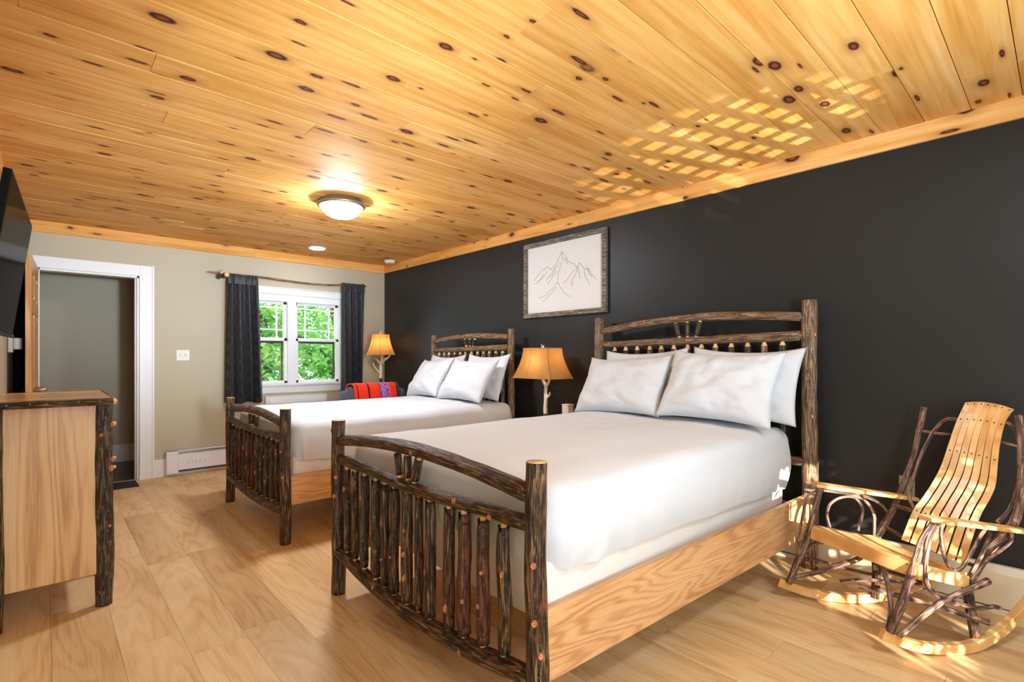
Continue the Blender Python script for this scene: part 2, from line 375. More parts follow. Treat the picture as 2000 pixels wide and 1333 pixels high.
def smooth_path(pts, rad, step):
    pts = [V(p) for p in pts]; P = []; Rr = []
    for i in range(len(pts) - 1):
        p0 = pts[max(i - 1, 0)]; p1 = pts[i]; p2 = pts[i + 1]; p3 = pts[min(i + 2, len(pts) - 1)]
        n = max(1, int(math.ceil((p2 - p1).length / step)))
        for k in range(n):
            t = k / n
            P.append(0.5 * ((2 * p1) + (p2 - p0) * t + (2 * p0 - 5 * p1 + 4 * p2 - p3) * t * t + (3 * p1 - p0 - 3 * p2 + p3) * t ** 3))
            Rr.append(rad[i] * (1 - t) + rad[i + 1] * t)
    P.append(pts[-1]); Rr.append(rad[-1])
    return P, Rr
SEED = [0]
def tube_data(pts, rad, seg=12, step=0.05, wob=0.06, tenon=(0, 0), flat=None, tl=0.03):
    """swept log: verts, faces, material index (0 bark, 1 peeled), uvs in metres; tenon ends are whittled down"""
    if not isinstance(rad, (list, tuple)): rad = [rad] * len(pts)
    P, Rr = smooth_path(pts, rad, step)
    SEED[0] += 1; sd = SEED[0] * 3.17
    wh = [False] * len(P)
    if tenon[0]:
        d = (P[1] - P[0]).normalized(); a = P[0]; r = Rr[0]
        P = [a, a + d * tl * 0.5, a + d * tl, a + d * (tl + 0.004)] + P[1:]; Rr = [r * 0.50, r * 0.60, r * 0.90, r] + Rr[1:]; wh = [True, True, True, False] + wh[1:]
    if tenon[1]:
        d = (P[-1] - P[-2]).normalized(); a = P[-1]; r = Rr[-1]
        P = P[:-1] + [a - d * (tl + 0.004), a - d * tl, a - d * tl * 0.5, a]; Rr = Rr[:-1] + [r, r * 0.90, r * 0.60, r * 0.50]; wh = wh[:-1] + [False, True, True, True]
    n = len(P); T = [(P[min(i + 1, n - 1)] - P[max(i - 1, 0)]).normalized() for i in range(n)]
    ref = V((0, 0, 1)) if abs(T[0].z) < 0.9 else V((1, 0, 0))
    N = (ref - T[0] * ref.dot(T[0])).normalized(); vs = []; L = [0.0]
    for i in range(n):
        if i:
            N = (N - T[i] * N.dot(T[i])).normalized(); L.append(L[-1] + (P[i] - P[i - 1]).length)
        B = T[i].cross(N)
        for k in range(seg):
            a = 2 * PI * k / seg
            q = noise.noise(V((math.cos(a) * 1.2 + sd, math.sin(a) * 1.2, L[i] * 9))) + 0.6 * noise.noise(V((sd, 3.3, L[i] * 6)))
            r = Rr[i] * (1 + (0 if wh[i] else wob * q))
            c, s = math.cos(a) * r, math.sin(a) * r
            vs.append(P[i] + N * c + B * s)
    fs = []; mi = []; uv = []
    rm = max(Rr)
    for i in range(n - 1):
        for k in range(seg):
            k2 = (k + 1) % seg
            fs.append([i * seg + k, i * seg + k2, (i + 1) * seg + k2, (i + 1) * seg + k]); mi.append(1 if wh[i] or wh[i + 1] else 0)
            u0 = 2 * PI * rm * k / seg; u1 = 2 * PI * rm * (k + 1) / seg
            uv.append([(u0, L[i]), (u1, L[i]), (u1, L[i + 1]), (u0, L[i + 1])])
    fs.append(list(range(seg))[::-1]); mi.append(1); uv.append([(0, 0)] * seg)
    fs.append([(n - 1) * seg + k for k in range(seg)]); mi.append(1); uv.append([(0, 0)] * seg)
    return vs, fs, mi, uv
def log(name, pts, rad, mat, parent, tenon=(0, 0), seg=12, step=0.05, wob=0.07, tl=0.03):
    vs, fs, mi, uv = tube_data(pts, rad, seg, step, wob, tenon, tl=tl)
    return fin(name, vs, fs, [mat, M['peeled']], parent, mi, uv, True)
def knot(parent, p, nrm, r=0.009, long=None):
    n = V(nrm).normalized(); ref = V((0, 0, 1)) if abs(n.z) < 0.9 else V((1, 0, 0))
    a = ref - n * ref.dot(n); a.normalize(); b = n.cross(a); L = long or r * 1.25; vs = []; fs = []; mi = []
    for (k, h, s) in ((1.0, -0.004, 1), (0.85, 0.0028, 1), (0.55, 0.0036, 1), (0.25, 0.002, 1)):
        for i in range(10): t = 2 * PI * i / 10; vs.append(V(p) + a * math.cos(t) * L * k + b * math.sin(t) * r * k + n * h)
    for j in range(3):
        for i in range(10):
            i2 = (i + 1) % 10; fs.append([j * 10 + i, j * 10 + i2, j * 10 + 10 + i2, j * 10 + 10 + i]); mi.append(0 if j < 2 else 1)
    fs.append(list(range(30, 40))); mi.append(0)
    mi = [0] * 20 + [1] * 10 + [0]
    return fin('knot', vs, fs, [M['knot_ring'], M['knot_core']], parent, mi, None, True)
def lathe(prof, c, seg=24, ang=2 * PI):
    vs = []; fs = []
    for (r, z) in prof:
        for k in range(seg): a = 2 * PI * k / seg; vs.append((c[0] + r * math.cos(a), c[1] + r * math.sin(a), c[2] + z))
    for i in range(len(prof) - 1):
        for k in range(seg): k2 = (k + 1) % seg; fs.append([i * seg + k, i * seg + k2, (i + 1) * seg + k2, (i + 1) * seg + k])
    return vs, fs
def ribbon(path, w, h, wdir=None):
    """rectangular section swept along a path; w across (horizontal), h upright to the path"""
    P = [V(p) for p in path]; n = len(P); vs = []; fs = []
    for i in range(n):
        T = (P[min(i + 1, n - 1)] - P[max(i - 1, 0)]).normalized()
        S = V(wdir[i]) if wdir else T.cross(V((0, 0, 1))); S.normalize(); U = S.cross(T).normalized()
        for a, b in ((-1, -1), (1, -1), (1, 1), (-1, 1)): vs.append(P[i] + S * (a * w / 2) + U * (b * h / 2))
    for i in range(n - 1):
        for k in range(4): k2 = (k + 1) % 4; fs.append([i * 4 + k, i * 4 + k2, i * 4 + 4 + k2, i * 4 + 4 + k])
    fs.append([0, 1, 2, 3]); fs.append([n * 4 - 4 + k for k in range(4)])
    return vs, fs

# ------------------------------------------------------------------ room shell
XL, XW, YB, YF = -0.21, 3.464, 6.37, -1.10
H1, H2, YS = 2.496, 2.496, 3.50
def struct(o, label=None): o['kind'] = 'structure'; return tag(o, label)

fl = struct(box('floor', XL - 0.1, XW + 0.1, YF - 0.1, YB + 0.12, -0.12, -0.012, M['dark_slot']), 'light oak plank floor')
y_rows = 0.216; x = 0.24 - 3 * 0.216; r = 0
while x < XW:
    x0, x1 = max(x, XL), min(x + y_rows, XW); y = YF - random.random() * 1.2
    while y < YB:
        y0, y1 = max(y, YF), min(y + 1.24, YB)
        if x1 - x0 > 0.02 and y1 - y0 > 0.02:
            box('plank', x0 + 0.0005, x1 - 0.0005, y0 + 0.0005, y1 - 0.0005, -0.012, 0.0 - random.random() * 0.0006, M['floor'], fl)
        y += 1.24
    x += y_rows; r += 1

ce = struct(box('ceiling', XL - 0.1, XW + 0.1, YF - 0.1, YB + 0.12, H1 + 0.02, H1 + 0.16, M['dark_slot']), 'knotty pine board ceiling')
def ceil_rows(y, yend, z, w):
    while y < yend - 0.01:
        y1 = min(y + w, yend); x = XL - random.random() * 2.0
        while x < XW:
            ln = random.choice([1.5, 1.9, 2.4, 2.9]); x0, x1 = max(x, XL), min(x + ln, XW)
            if x1 - x0 > 0.03:
                dz = random.random() * 0.0022
                box('board', x0 + 0.0007, x1 - 0.0007, y + 0.0014, y1 - 0.0014, z + dz, z + 0.018 + dz, M['pine_ceiling'], ce, 0.0014)
            x += ln
        y = y1
ceil_rows(0.327 - 0.184 * 8, YS, H1, 0.184)
ceil_rows(YS, YB, H2, 0.184)

def pack(name, lab, mat, *boxes):
    m = MB()
    for b in boxes: m.box(*b)
    return struct(m.build(name, mat), lab)
pack('wall_right', 'matte black painted wall behind the beds', M['black_wall'], (XW, XW + 0.12, YF - 0.12, YB + 0.12, -0.1, H1 + 0.02))
pack('wall_left', 'beige wall behind the television', M['beige_wall'], (XL - 0.12, XL, YF - 0.12, YB + 0.12, -0.1, H1 + 0.02))
DX0, DX1, DZ = -0.045, 0.715, 2.068          # doorway
WX0, WX1, WZ0, WZ1 = 1.60, 2.85, 0.93, 1.995   # window opening
pack('wall_back', 'beige wall with the doorway and the window', M['beige_wall'],
     (XL, DX0, YB, YB + 0.12, -0.1, H1), (DX0, DX1, YB, YB + 0.12, DZ, H1), (DX1, WX0, YB, YB + 0.12, -0.1, H1),
     (WX0, WX1, YB, YB + 0.12, -0.1, WZ0), (WX0, WX1, YB, YB + 0.12, WZ1, H1), (WX1, XW, YB, YB + 0.12, -0.1, H1))
# front wall behind the camera: a low window the sun comes through
pack('wall_front', 'beige wall behind the camera', M['beige_wall'],
     (XL, 1.48, YF - 0.1, YF, -0.1, H1), (2.24, 3.464, YF - 0.1, YF, -0.1, H1), (1.48, 2.24, YF - 0.1, YF, -0.1, 0.30), (1.48, 2.24, YF - 0.1, YF, 1.12, H1))
w2 = struct(thing('window_2', (1.92, YF, 0.3), 'low window in the wall behind the camera', None))
for b in ((1.44, 1.48, 0.26, 1.16), (2.24, 2.28, 0.26, 1.16), (1.44, 2.28, 1.12, 1.16), (1.44, 2.28, 0.26, 0.30)): box('casing', b[0], b[1], YF, YF + 0.018, b[2], b[3], M['white_paint'], w2)
for z in (0.50, 0.70, 0.91): box('muntin', 1.48, 2.24, YF - 0.06, YF - 0.045, z - 0.008, z + 0.008, M['white_paint'], w2)
for x in (1.73, 1.98): box('muntin', x - 0.008, x + 0.008, YF - 0.062, YF - 0.044, 0.30, 1.12, M['white_paint'], w2)

# unseen grid outside that window, added to cut the glint spot into squares
gd = (GT - GP).normalized(); gs = gd.cross(V((0, 0, 1))).normalized(); gu = gs.cross(gd); gc = GP + gd * 0.30
m = MB()
for i in range(13):
    o_ = (i - 6) * 0.0102; m.add(*ribbon([gc + gs * o_ - gu * 0.066, gc + gs * o_ + gu * 0.066], 0.0040, 0.0006, [gs, gs]))
for i in range(17):
    o_ = (i - 8) * 0.0080; m.add(*ribbon([gc + gu * o_ - gs * 0.064, gc + gu * o_ + gs * 0.064], 0.0006, 0.0036, [gd, gd]))
m.build('glint_grid', M['nickel'], w2)

# ceiling trim
def trim_board(name, x0, x1, y0, y1, z0, z1, mat, cuts, axis):
    a0, a1 = (x0, x1) if axis == 0 else (y0, y1); pts = [a0] + cuts + [a1]; root = None
    for i in range(len(pts) - 1):
        b = [x0, x1, y0, y1, z0, z1]; b[axis * 2] = pts[i]; b[axis * 2 + 1] = pts[i + 1] - (0.001 if i < len(pts) - 2 else 0)
        o = box(name if i == 0 else 'trim_board', *b, mat, root, 0.0015)
        if i == 0: root = struct(o, None)
    return root
ZT = 2.397
trim_board('trim_1', XW - 0.020, XW, YF, YB - 0.02, ZT, H1 + 0.01, M['pine_trim_y'], [1.9, 2.9, 5.0], 1)['label'] = 'pine ceiling trim over the black wall'
trim_board('trim_2', XL, XW, YB - 0.020, YB, ZT, H2 + 0.01, M['pine_trim_x'], [1.8], 0)['label'] = 'knotty pine ceiling trim over the back wall'
trim_board('trim_3', XL, XL + 0.018, YF, YB - 0.02, ZT, H1 + 0.01, M['pine_trim_y'], [3.0], 1)['label'] = 'pine ceiling trim over the left wall'
# thin black panel laid on the wall between the corner and the open door
struct(box('black_panel', XL + 0.004, DX0 - 0.065, YB - 0.012, YB, 0.0, 2.1, M['black_plastic']), 'thin black panel on the wall behind the open door')
# baseboards
struct(box('baseboard_back', 0.84, XW, YB - 0.014, YB, 0, 0.185, M['white_paint'], None, 0.003), 'white baseboard of the back wall')
struct(box('baseboard_right', XW - 0.012, XW, YF, YB, 0, 0.12, M['cream_paint'], None, 0.003), 'cream baseboard of the black wall')

# door_1: casing, jambs, open leaf
d = struct(thing('door_1', (DX0, YB, 0), 'white cased doorway with an open wooden panel door', None))
box('casing', DX1, DX1 + 0.118, YB - 0.022, YB, 0, DZ + 0.108, M['white_paint'], d, 0.003)
box('casing', DX0 - 0.03, DX1, YB - 0.022, YB, DZ, DZ + 0.108, M['white_paint'], d, 0.003)
box('casing', DX0 - 0.06, DX0, YB - 0.022, YB, 0, DZ, M['white_paint'], d, 0.003)
box('casing_bead', DX1 + 0.104, DX1 + 0.124, YB - 0.030, YB - 0.002, 0, DZ + 0.112, M['white_paint'], d, 0.004)
box('jamb', DX1 - 0.018, DX1, YB, YB + 0.13, 0, DZ, M['white_paint'], d)
box('jamb', DX0, DX0 + 0.018, YB, YB + 0.13, 0, DZ, M['white_paint'], d)
box('jamb', DX0, DX1, YB, YB + 0.13, DZ - 0.018, DZ, M['white_paint'], d)
box('door_stop', DX1 - 0.032, DX1 - 0.018, YB + 0.05, YB + 0.09, 0, DZ - 0.018, M['white_paint'], d)
box('threshold', DX0, DX1, YB - 0.015, YB + 0.02, 0, 0.012, M['nickel'], d, 0.003)
lx0, lx1, ly0, ly1 = -0.106, -0.070, 5.50, 6.335
Rz = Matrix.Rotation(math.radians(-2.4), 3, 'Z')
def leafpart(name, boxes, mat, par, bev=0.002):
    m = MB()
    for b in boxes: m.box(*b, bev=bev)
    m.v = rot_about(m.v, (lx1, ly0, 0), Rz); return m.build(name, mat, par)
lf = leafpart('door_leaf', [(lx0, lx1 - 0.008, ly0, ly1, 0.012, 2.056)], M['door_wood'], d)
for a, b in ((ly0, ly0 + 0.11), (ly1 - 0.11, ly1), ((ly0 + ly1) / 2 - 0.05, (ly0 + ly1) / 2 + 0.05)): leafpart('stile', [(lx1 - 0.010, lx1, a, b, 0.012, 2.056)], M['door_wood'], lf)
for a, b in ((0.012, 0.22), (0.85, 1.0), (1.60, 1.72), (1.93, 2.056)): leafpart('rail', [(lx1 - 0.010, lx1 + 0.0008, ly0 + 0.002, ly1 - 0.002, a, b)], M['door_wood'], lf)
for a, b in ((0.25, 0.82), (1.03, 1.57), (1.75, 1.90)):
    for c0, c1 in ((ly0 + 0.135, (ly0 + ly1) / 2 - 0.075), ((ly0 + ly1) / 2 + 0.075, ly1 - 0.135)): leafpart('raised_panel', [(lx1 - 0.010, lx1 - 0.001, c0, c1, a, b)], M['door_wood'], lf, 0.006)
vs, fs = lathe([(0.0, -0.05), (0.02, -0.047), (0.028, -0.03), (0.02, -0.012), (0.01, -0.005), (0.012, 0.0)], (0, 0, 0), 14)
vs = [V((-0.068 - v[2] * 1.9, ly0 + 0.07 + v[0], 0.985 + v[1])) for v in map(V, vs)]
fin('door_knob', vs, fs, M['nickel'], lf, None, None, True)
# hall beyond
pack('wall_hall', 'beige hall wall beyond the doorway', M['beige_wall'], (-1.3, 1.2, 7.64, 7.74, -0.1, 2.5), (0.90, 1.0, YB + 0.12, 7.64, -0.1, 2.5), (-1.3, -1.2, YB + 0.02, 7.74, -0.1, 2.5), (-1.3, XL, YB + 0.02, YB + 0.12, -0.1, 2.5), (0.82, 1.2, YB + 0.125, YB + 0.2, -0.1, 2.5), (-1.3, 1.2, YB + 0.12, 7.74, 2.46, 2.6))
struct(box('floor_hall', -1.3, 1.2, YB + 0.02, 7.74, -0.1, -0.001, M['hall_floor']), 'dark hall floor')
struct(box('baseboard_hall', -1.2, 0.90, 7.622, 7.64, 0, 0.205, M['white_paint'], None, 0.003), 'white hall baseboard')

# window_1
w = struct(thing('window_1', ((WX0 + WX1) / 2, YB, WZ0), 'white double window with prairie grilles over green trees', None))
yf0, yf1 = YB + 0.03, YB + 0.10
for nm, b in (('casing', (WX0 - 0.07, WX1 + 0.07, YB - 0.018, YB, 1.995, 2.083)), ('casing', (WX0 - 0.09, WX0, YB - 0.018, YB, WZ0, 1.995)), ('casing', (WX1, WX1 + 0.09, YB - 0.018, YB, WZ0, 1.995)),
              ('sill', (WX0 - 0.10, WX1 + 0.10, YB - 0.045, YB + 0.03, WZ0 - 0.022, WZ0 + 0.004)), ('apron', (WX0 - 0.08, WX1 + 0.08, YB - 0.016, YB, WZ0 - 0.11, WZ0 - 0.022)),
              ('head_jamb', (WX0, WX1, YB, yf1, 1.915, 1.995)), ('side_jamb', (WX0, WX0 + 0.03, YB, yf1, WZ0, 1.93)), ('side_jamb', (WX1 - 0.03, WX1, YB, yf1, WZ0, 1.93)),
              ('mullion', (2.176, 2.274, YB + 0.005, yf1, WZ0, 1.93))):
    box(nm, *b, M['vinyl'], w, 0.002)
for (a, b) in ((WX0 + 0.03, 2.176), (2.274, WX1 - 0.03)):
    for nm, z0, z1, yy, dark in (('upper_sash', 1.452, 1.915, yf0 + 0.03, False), ('lower_sash', 0.934, 1.472, yf0, True)):
        m = MB(); fw = 0.034
        m.box(a, a + fw, yy, yy + 0.028, z0, z1, bev=0.002); m.box(b - fw, b, yy, yy + 0.028, z0, z1, bev=0.002)
        m.box(a, b, yy, yy + 0.028, z1 - 0.03, z1, bev=0.002); m.box(a, b, yy, yy + 0.028, z0, z0 + 0.03, bev=0.002)
        s = m.build(nm, M['vinyl'], w)
        box('pane', a + fw, b - fw, yy + 0.012, yy + 0.016, z0 + 0.03, z1 - 0.03, M['glass'], s)
        if dark:
            m = MB(); q = 0.018
            m.box(a + fw, a + fw + q, yf1 - 0.012, yf1, z0 + 0.03, z1 - 0.03); m.box(b - fw - q, b - fw, yf1 - 0.012, yf1, z0 + 0.03, z1 - 0.03)
            m.box(a + fw, b - fw, yf1 - 0.012, yf1, z1 - 0.055, z1 - 0.03)
            m.build('screen_frame', M['screen_brown'], s)
        else:
            for mx in (a + fw + 0.10, b - fw - 0.075): box('muntin', mx - 0.008, mx + 0.008, yy + 0.006, yy + 0.022, z0 + 0.03, z1 - 0.03, M['vinyl'], s)
            for mz in (1.58, 1.845): box('muntin', a + fw, b - fw, yy + 0.005, yy + 0.023, mz - 0.008, mz + 0.008, M['vinyl'], s)

# ------------------------------------------------------------------ beds
def bed(name, label, xf, xh, yfl, yfr, yhl, yhr, ztf, zth, rp, rph, foot_sp, foot_fan, head_sp, head_fan, ft, hd, rail, group, knots):
    """xf/xh: foot and head planes; y..l far post, y..r near post"""
    b = thing(name, ((xf + xh) / 2, (yfl + yfr) / 2, 0), label, 'bed', group)
    bk, bp = M['bark'], M['bark_lit']
    P = {}
    for key, x, y, zt, rr, mt in (('fl', xf, yfl, ztf, rp, bk), ('fr', xf, yfr, ztf + 0.004, rp * 1.03, bk), ('hl', xh, yhl, zth - 0.02, rph * 0.94, bp), ('hr', xh, yhr, zth, rph, bp)):
        P[key] = log('post', [(x, y, 0), (x + 0.003, y - 0.002, zt * 0.3), (x - 0.002, y + 0.003, zt * 0.65), (x, y, zt)], [rr * 1.02, rr * 1.05, rr, rr * 0.97], mt, b, seg=18, step=0.035, wob=0.07)
    for key, ang, z in knots:
        x, y, rr = {'fl': (xf, yfl, rp), 'fr': (xf, yfr, rp * 1.03), 'hl': (xh, yhl, rph * 0.94), 'hr': (xh, yhr, rph)}[key]
        nn = V((math.cos(ang), math.sin(ang), 0)); knot(P[key], V((x, y, z)) + nn * rr * 1.0, nn, 0.011)
    # footboard rails (top arched up, middle straight, bottom bowed down)
    lerp = lambda t: yfl + (yfr - yfl) * t
    top = lambda t: ft['top'] + ft['arch'] * math.sin(PI * min(1, max(0, t))) ** 0.9
    mid = lambda t: ft['mid'] - 0.010 * math.sin(PI * t)
    low = lambda t: ft['low'] - ft['bow'] * math.sin(PI * t)
    ts = [0.0, 0.08, 0.25, 0.45, 0.62, 0.8, 0.94, 1.0]
    tr = log('top_rail', [(xf, lerp(t), top(t)) for t in ts], [0.026, 0.027, 0.028, 0.030, 0.030, 0.030, 0.031, 0.030], bk, b, (1, 1), 16, 0.04, 0.07, 0.056)
    mr = log('middle_rail', [(xf, lerp(t), mid(t) + 0.006 * math.sin(9 * t)) for t in ts], [0.025, 0.026, 0.025, 0.026, 0.025, 0.026, 0.027, 0.026], bk, b, (1, 1), 16, 0.04, 0.07, 0.050)
    lr = log('bottom_rail', [(xf, lerp(t), low(t)) for t in ts], [0.031, 0.033, 0.034, 0.034, 0.034, 0.034, 0.033, 0.032], bk, b, (1, 1), 16, 0.04, 0.07, 0.056)
    for t, pr_, fn, r0 in ((0.52, tr, top, 0.029), (0.72, mr, mid, 0.026), (0.86, mr, mid, 0.026), (0.30, lr, low, 0.034), (0.75, lr, low, 0.034)):
        a = random.choice([PI, PI * 0.86, PI * 1.1]); nn = V((math.cos(a), 0, math.sin(a))); knot(pr_, V((xf, lerp(t), fn(t))) + nn * r0, nn, 0.010, 0.013)
    for (y, rr) in foot_sp:
        t = (y - yfl) / (yfr - yfl); z1 = mid(t) - 0.012; z0 = low(t) + 0.022; dx = random.uniform(-0.003, 0.003); dy = random.uniform(-0.006, 0.006)
        s = log('spindle', [(xf, y, z0), (xf + dx, y + dy, z0 + (z1 - z0) * 0.35), (xf - dx, y - dy, z0 + (z1 - z0) * 0.7), (xf, y, z1)], [rr * 0.98, rr * 1.08, rr, rr * 0.92], random.choice([bk, bk, M['bark_lichen'], M['bark_red']]), b, (1, 1), 12, 0.035, 0.12, 0.056)
        if random.random() < 0.75:
            for _ in range(random.choice([1, 1, 2, 3])):
                a = PI + random.uniform(-0.3, 0.8); z = z0 + (z1 - z0) * random.uniform(0.15, 0.85); nn = V((math.cos(a), math.sin(a), 0)); knot(s, V((xf, y, z)) + nn * rr * 1.02, nn, random.uniform(0.005, 0.009), random.uniform(0.008, 0.022))
    for (y0, y1, rr) in foot_fan:
        t0 = (y0 - yfl) / (yfr - yfl); t1 = (y1 - yfl) / (yfr - yfl)
        log('fan_spindle', [(xf, y0, mid(t0) + 0.014), (xf, (y0 + y1) / 2, (mid(t0) + top(t1)) / 2), (xf, y1, top(t1) - 0.018)], [rr, rr * 1.02, rr], bk, b, (1, 1), 12, 0.03, 0.08, 0.026)
    # headboard
    lerh = lambda t: yhl + (yhr - yhl) * t
    ht = lambda t: hd['top0'] + (hd['top1'] - hd['top0']) * t + hd['arch'] * math.sin(PI * t)
    hm = lambda t: hd['mid0'] + (hd['mid1'] - hd['mid0']) * t
    h1 = log('top_rail', [(xh, lerh(t), ht(t)) for t in ts], [0.024, 0.026, 0.027, 0.028, 0.029, 0.029, 0.028, 0.024], bp, b, (1, 1), 16, 0.04, 0.08, 0.065)
    h2 = log('middle_rail', [(xh, lerh(t), hm(t)) for t in ts], [0.022, 0.025, 0.026, 0.028, 0.029, 0.031, 0.032, 0.026], bp, b, (1, 1), 16, 0.04, 0.06, 0.065)
    log('bottom_rail', [(xh, lerh(0), 0.62), (xh, lerh(0.5), 0.62), (xh, lerh(1), 0.62)], 0.028, bp, b, (0, 0), 12, 0.06)
    log('bottom_rail', [(xh, lerh(0), 0.34), (xh, lerh(0.5), 0.34), (xh, lerh(1), 0.34)], 0.028, bp, b, (0, 0), 12, 0.06)
    for t, pr_, fn in ((0.45, h1, ht), (0.28, h1, ht), (0.5, h2, hm), (0.07, h2, hm)):
        nn = V((-1, -0.2, 0.15)).normalized(); knot(pr_, V((xh, lerh(t), fn(t))) + nn * 0.0285, nn, 0.009, 0.013)
    for y in head_sp:
        t = (y - yhl) / (yhr - yhl)
        log('spindle', [(xh, y, 0.635), (xh, y, 0.95), (xh, y, hm(t) - 0.018)], [0.019, 0.021, 0.019], random.choice([bp, M['bark_lichen']]), b, (1, 1), 12, 0.06, 0.09, 0.032)
    for (y0, y1) in head_fan:
        t0 = (y0 - yhl) / (yhr - yhl); t1 = (y1 - yhl) / (yhr - yhl)
        log('fan_spindle', [(xh, y0, hm(t0) + 0.018), (xh, (y0 + y1) / 2, (hm(t0) + ht(t1)) / 2), (xh, y1, ht(t1) - 0.016)], 0.016, M['bark_lichen'], b, (1, 1), 12, 0.03, 0.08, 0.02)
    # oak side rails
    for (ya, yb_) in ((yfl - 0.002, yhl), (yfr + 0.004, yhr)):
        ww = 0.026; z0, z1 = rail
        vs = []
        for x, y in ((xf + rp * 0.6, ya), (xh - rph * 0.4, yb_)):
            for dy, z in ((-ww / 2, z0), (ww / 2, z0), (ww / 2, z1), (-ww / 2, z1)): vs.append((x, y + dy, z))
        fs = [[0, 1, 2, 3], [7, 6, 5, 4]] + [[k, k + 4, (k + 1) % 4 + 4, (k + 1) % 4] for k in range(4)]
        fin('side_rail', vs, fs, M['oak_rail'], b)
    for i in range(5):
        xs = xf + 0.25 + i * (xh - xf - 0.5) / 4; box('slat', xs - 0.04, xs + 0.04, min(yfl, yfr) + 0.03, max(yfl, yfr) - 0.03, rail[1] - 0.10, rail[1] - 0.08, M['peeled'], b)
    return b

bigsp = list(zip([2.505, 2.413, 2.312, 2.198, 2.11, 2.026, 1.918, 1.824, 1.741, 1.61, 1.515, 1.403, 1.292], [0.0196, 0.0193, 0.0217, 0.023, 0.0204, 0.0217, 0.0245, 0.0177, 0.023, 0.0227, 0.025, 0.0234, 0.0235]))
bed('log_bed', 'larger log bed nearest the rocking chair, with thirteen bark spindles in its footboard', 1.15, 3.352, 2.61, 1.137, 2.59, 1.035, 0.914, 1.588, 0.0345, 0.042,
    bigsp, [(1.975, 2.002, 0.016), (1.913, 1.913, 0.016), (1.862, 1.816, 0.018)],
    [2.437, 2.334, 2.229, 2.12, 2.023, 1.921, 1.814, 1.711, 1.612, 1.503, 1.397, 1.294, 1.186], [(1.876, 1.909), (1.815, 1.818), (1.754, 1.719)],
    dict(top=0.805, arch=0.056, mid=0.710, low=0.228, bow=0.072), dict(top0=1.452, top1=1.488, arch=0.055, mid0=1.348, mid1=1.378), (0.203, 0.438), 'log beds',
    [('fl', 2.4, 0.86), ('fl', 3.9, 0.62), ('fl', 3.6, 0.52), ('fr', -2.6, 0.42), ('fr', -2.0, 0.32), ('fr', 3.6, 0.60), ('hr', -2.2, 1.38), ('hr', -2.5, 0.9)])
smsp = [(4.80, 0.021), (4.69, 0.02), (4.58, 0.022), (4.46, 0.021), (4.35, 0.022), (4.24, 0.02), (4.13, 0.022), (4.02, 0.021), (3.91, 0.023), (3.80, 0.021), (3.68, 0.021)]
bed('log_bed', 'smaller log bed farther back, between the window and the larger bed', 1.189, 3.30, 4.895, 3.533, 4.915, 3.60, 0.898, 1.518, 0.034, 0.034,
    smsp, [(4.30, 4.335, 0.016), (4.235, 4.235, 0.016), (4.17, 4.13, 0.016)],
    [4.809, 4.709, 4.621, 4.516, 4.414, 4.324, 4.218, 4.116, 4.021, 3.927, 3.825, 3.725], [(4.30, 4.335), (4.245, 4.245), (4.19, 4.155)],
    dict(top=0.795, arch=0.048, mid=0.705, low=0.222, bow=0.035), dict(top0=1.425, top1=1.438, arch=0.036, mid0=1.322, mid1=1.342), (0.253, 0.450), 'log beds',
    [('fl', 3.9, 0.3), ('fr', 3.4, 0.62), ('fr', -2.4, 0.45), ('hr', -2.6, 1.2)])

# bedding
def rr_path(x0, x1, y0, y1, rad, step=0.025):
    """closed rounded rectangle, list of (x, y, nx, ny)"""
    out = []
    def seg(ax, ay, bx, by, nx, ny):
        L = math.hypot(bx - ax, by - ay); n = max(2, int(L / step))
        for i in range(n): t = i / n; out.append((ax + (bx - ax) * t, ay + (by - ay) * t, nx, ny))
    def arc(cx, cy, a0, r):
        n = 12
        for i in range(n): a = a0 + PI / 2 * i / n; out.append((cx + r * math.cos(a), cy + r * math.sin(a), math.cos(a), math.sin(a)))
    rh = 0.05
    seg(x0 + rad, y0, x1 - rh, y0, 0, -1); arc(x1 - rh, y0 + rh, -PI / 2, rh)
    seg(x1, y0 + rh, x1, y1 - rh, 1, 0); arc(x1 - rh, y1 - rh, 0, rh)
    seg(x1 - rh, y1, x0 + rad, y1, 0, 1); arc(x0 + rad, y1 - rad, PI / 2, rad)
    seg(x0, y1 - rad, x0, y0 + rad, -1, 0); arc(x0 + rad, y0 + rad, PI, rad)
    return out
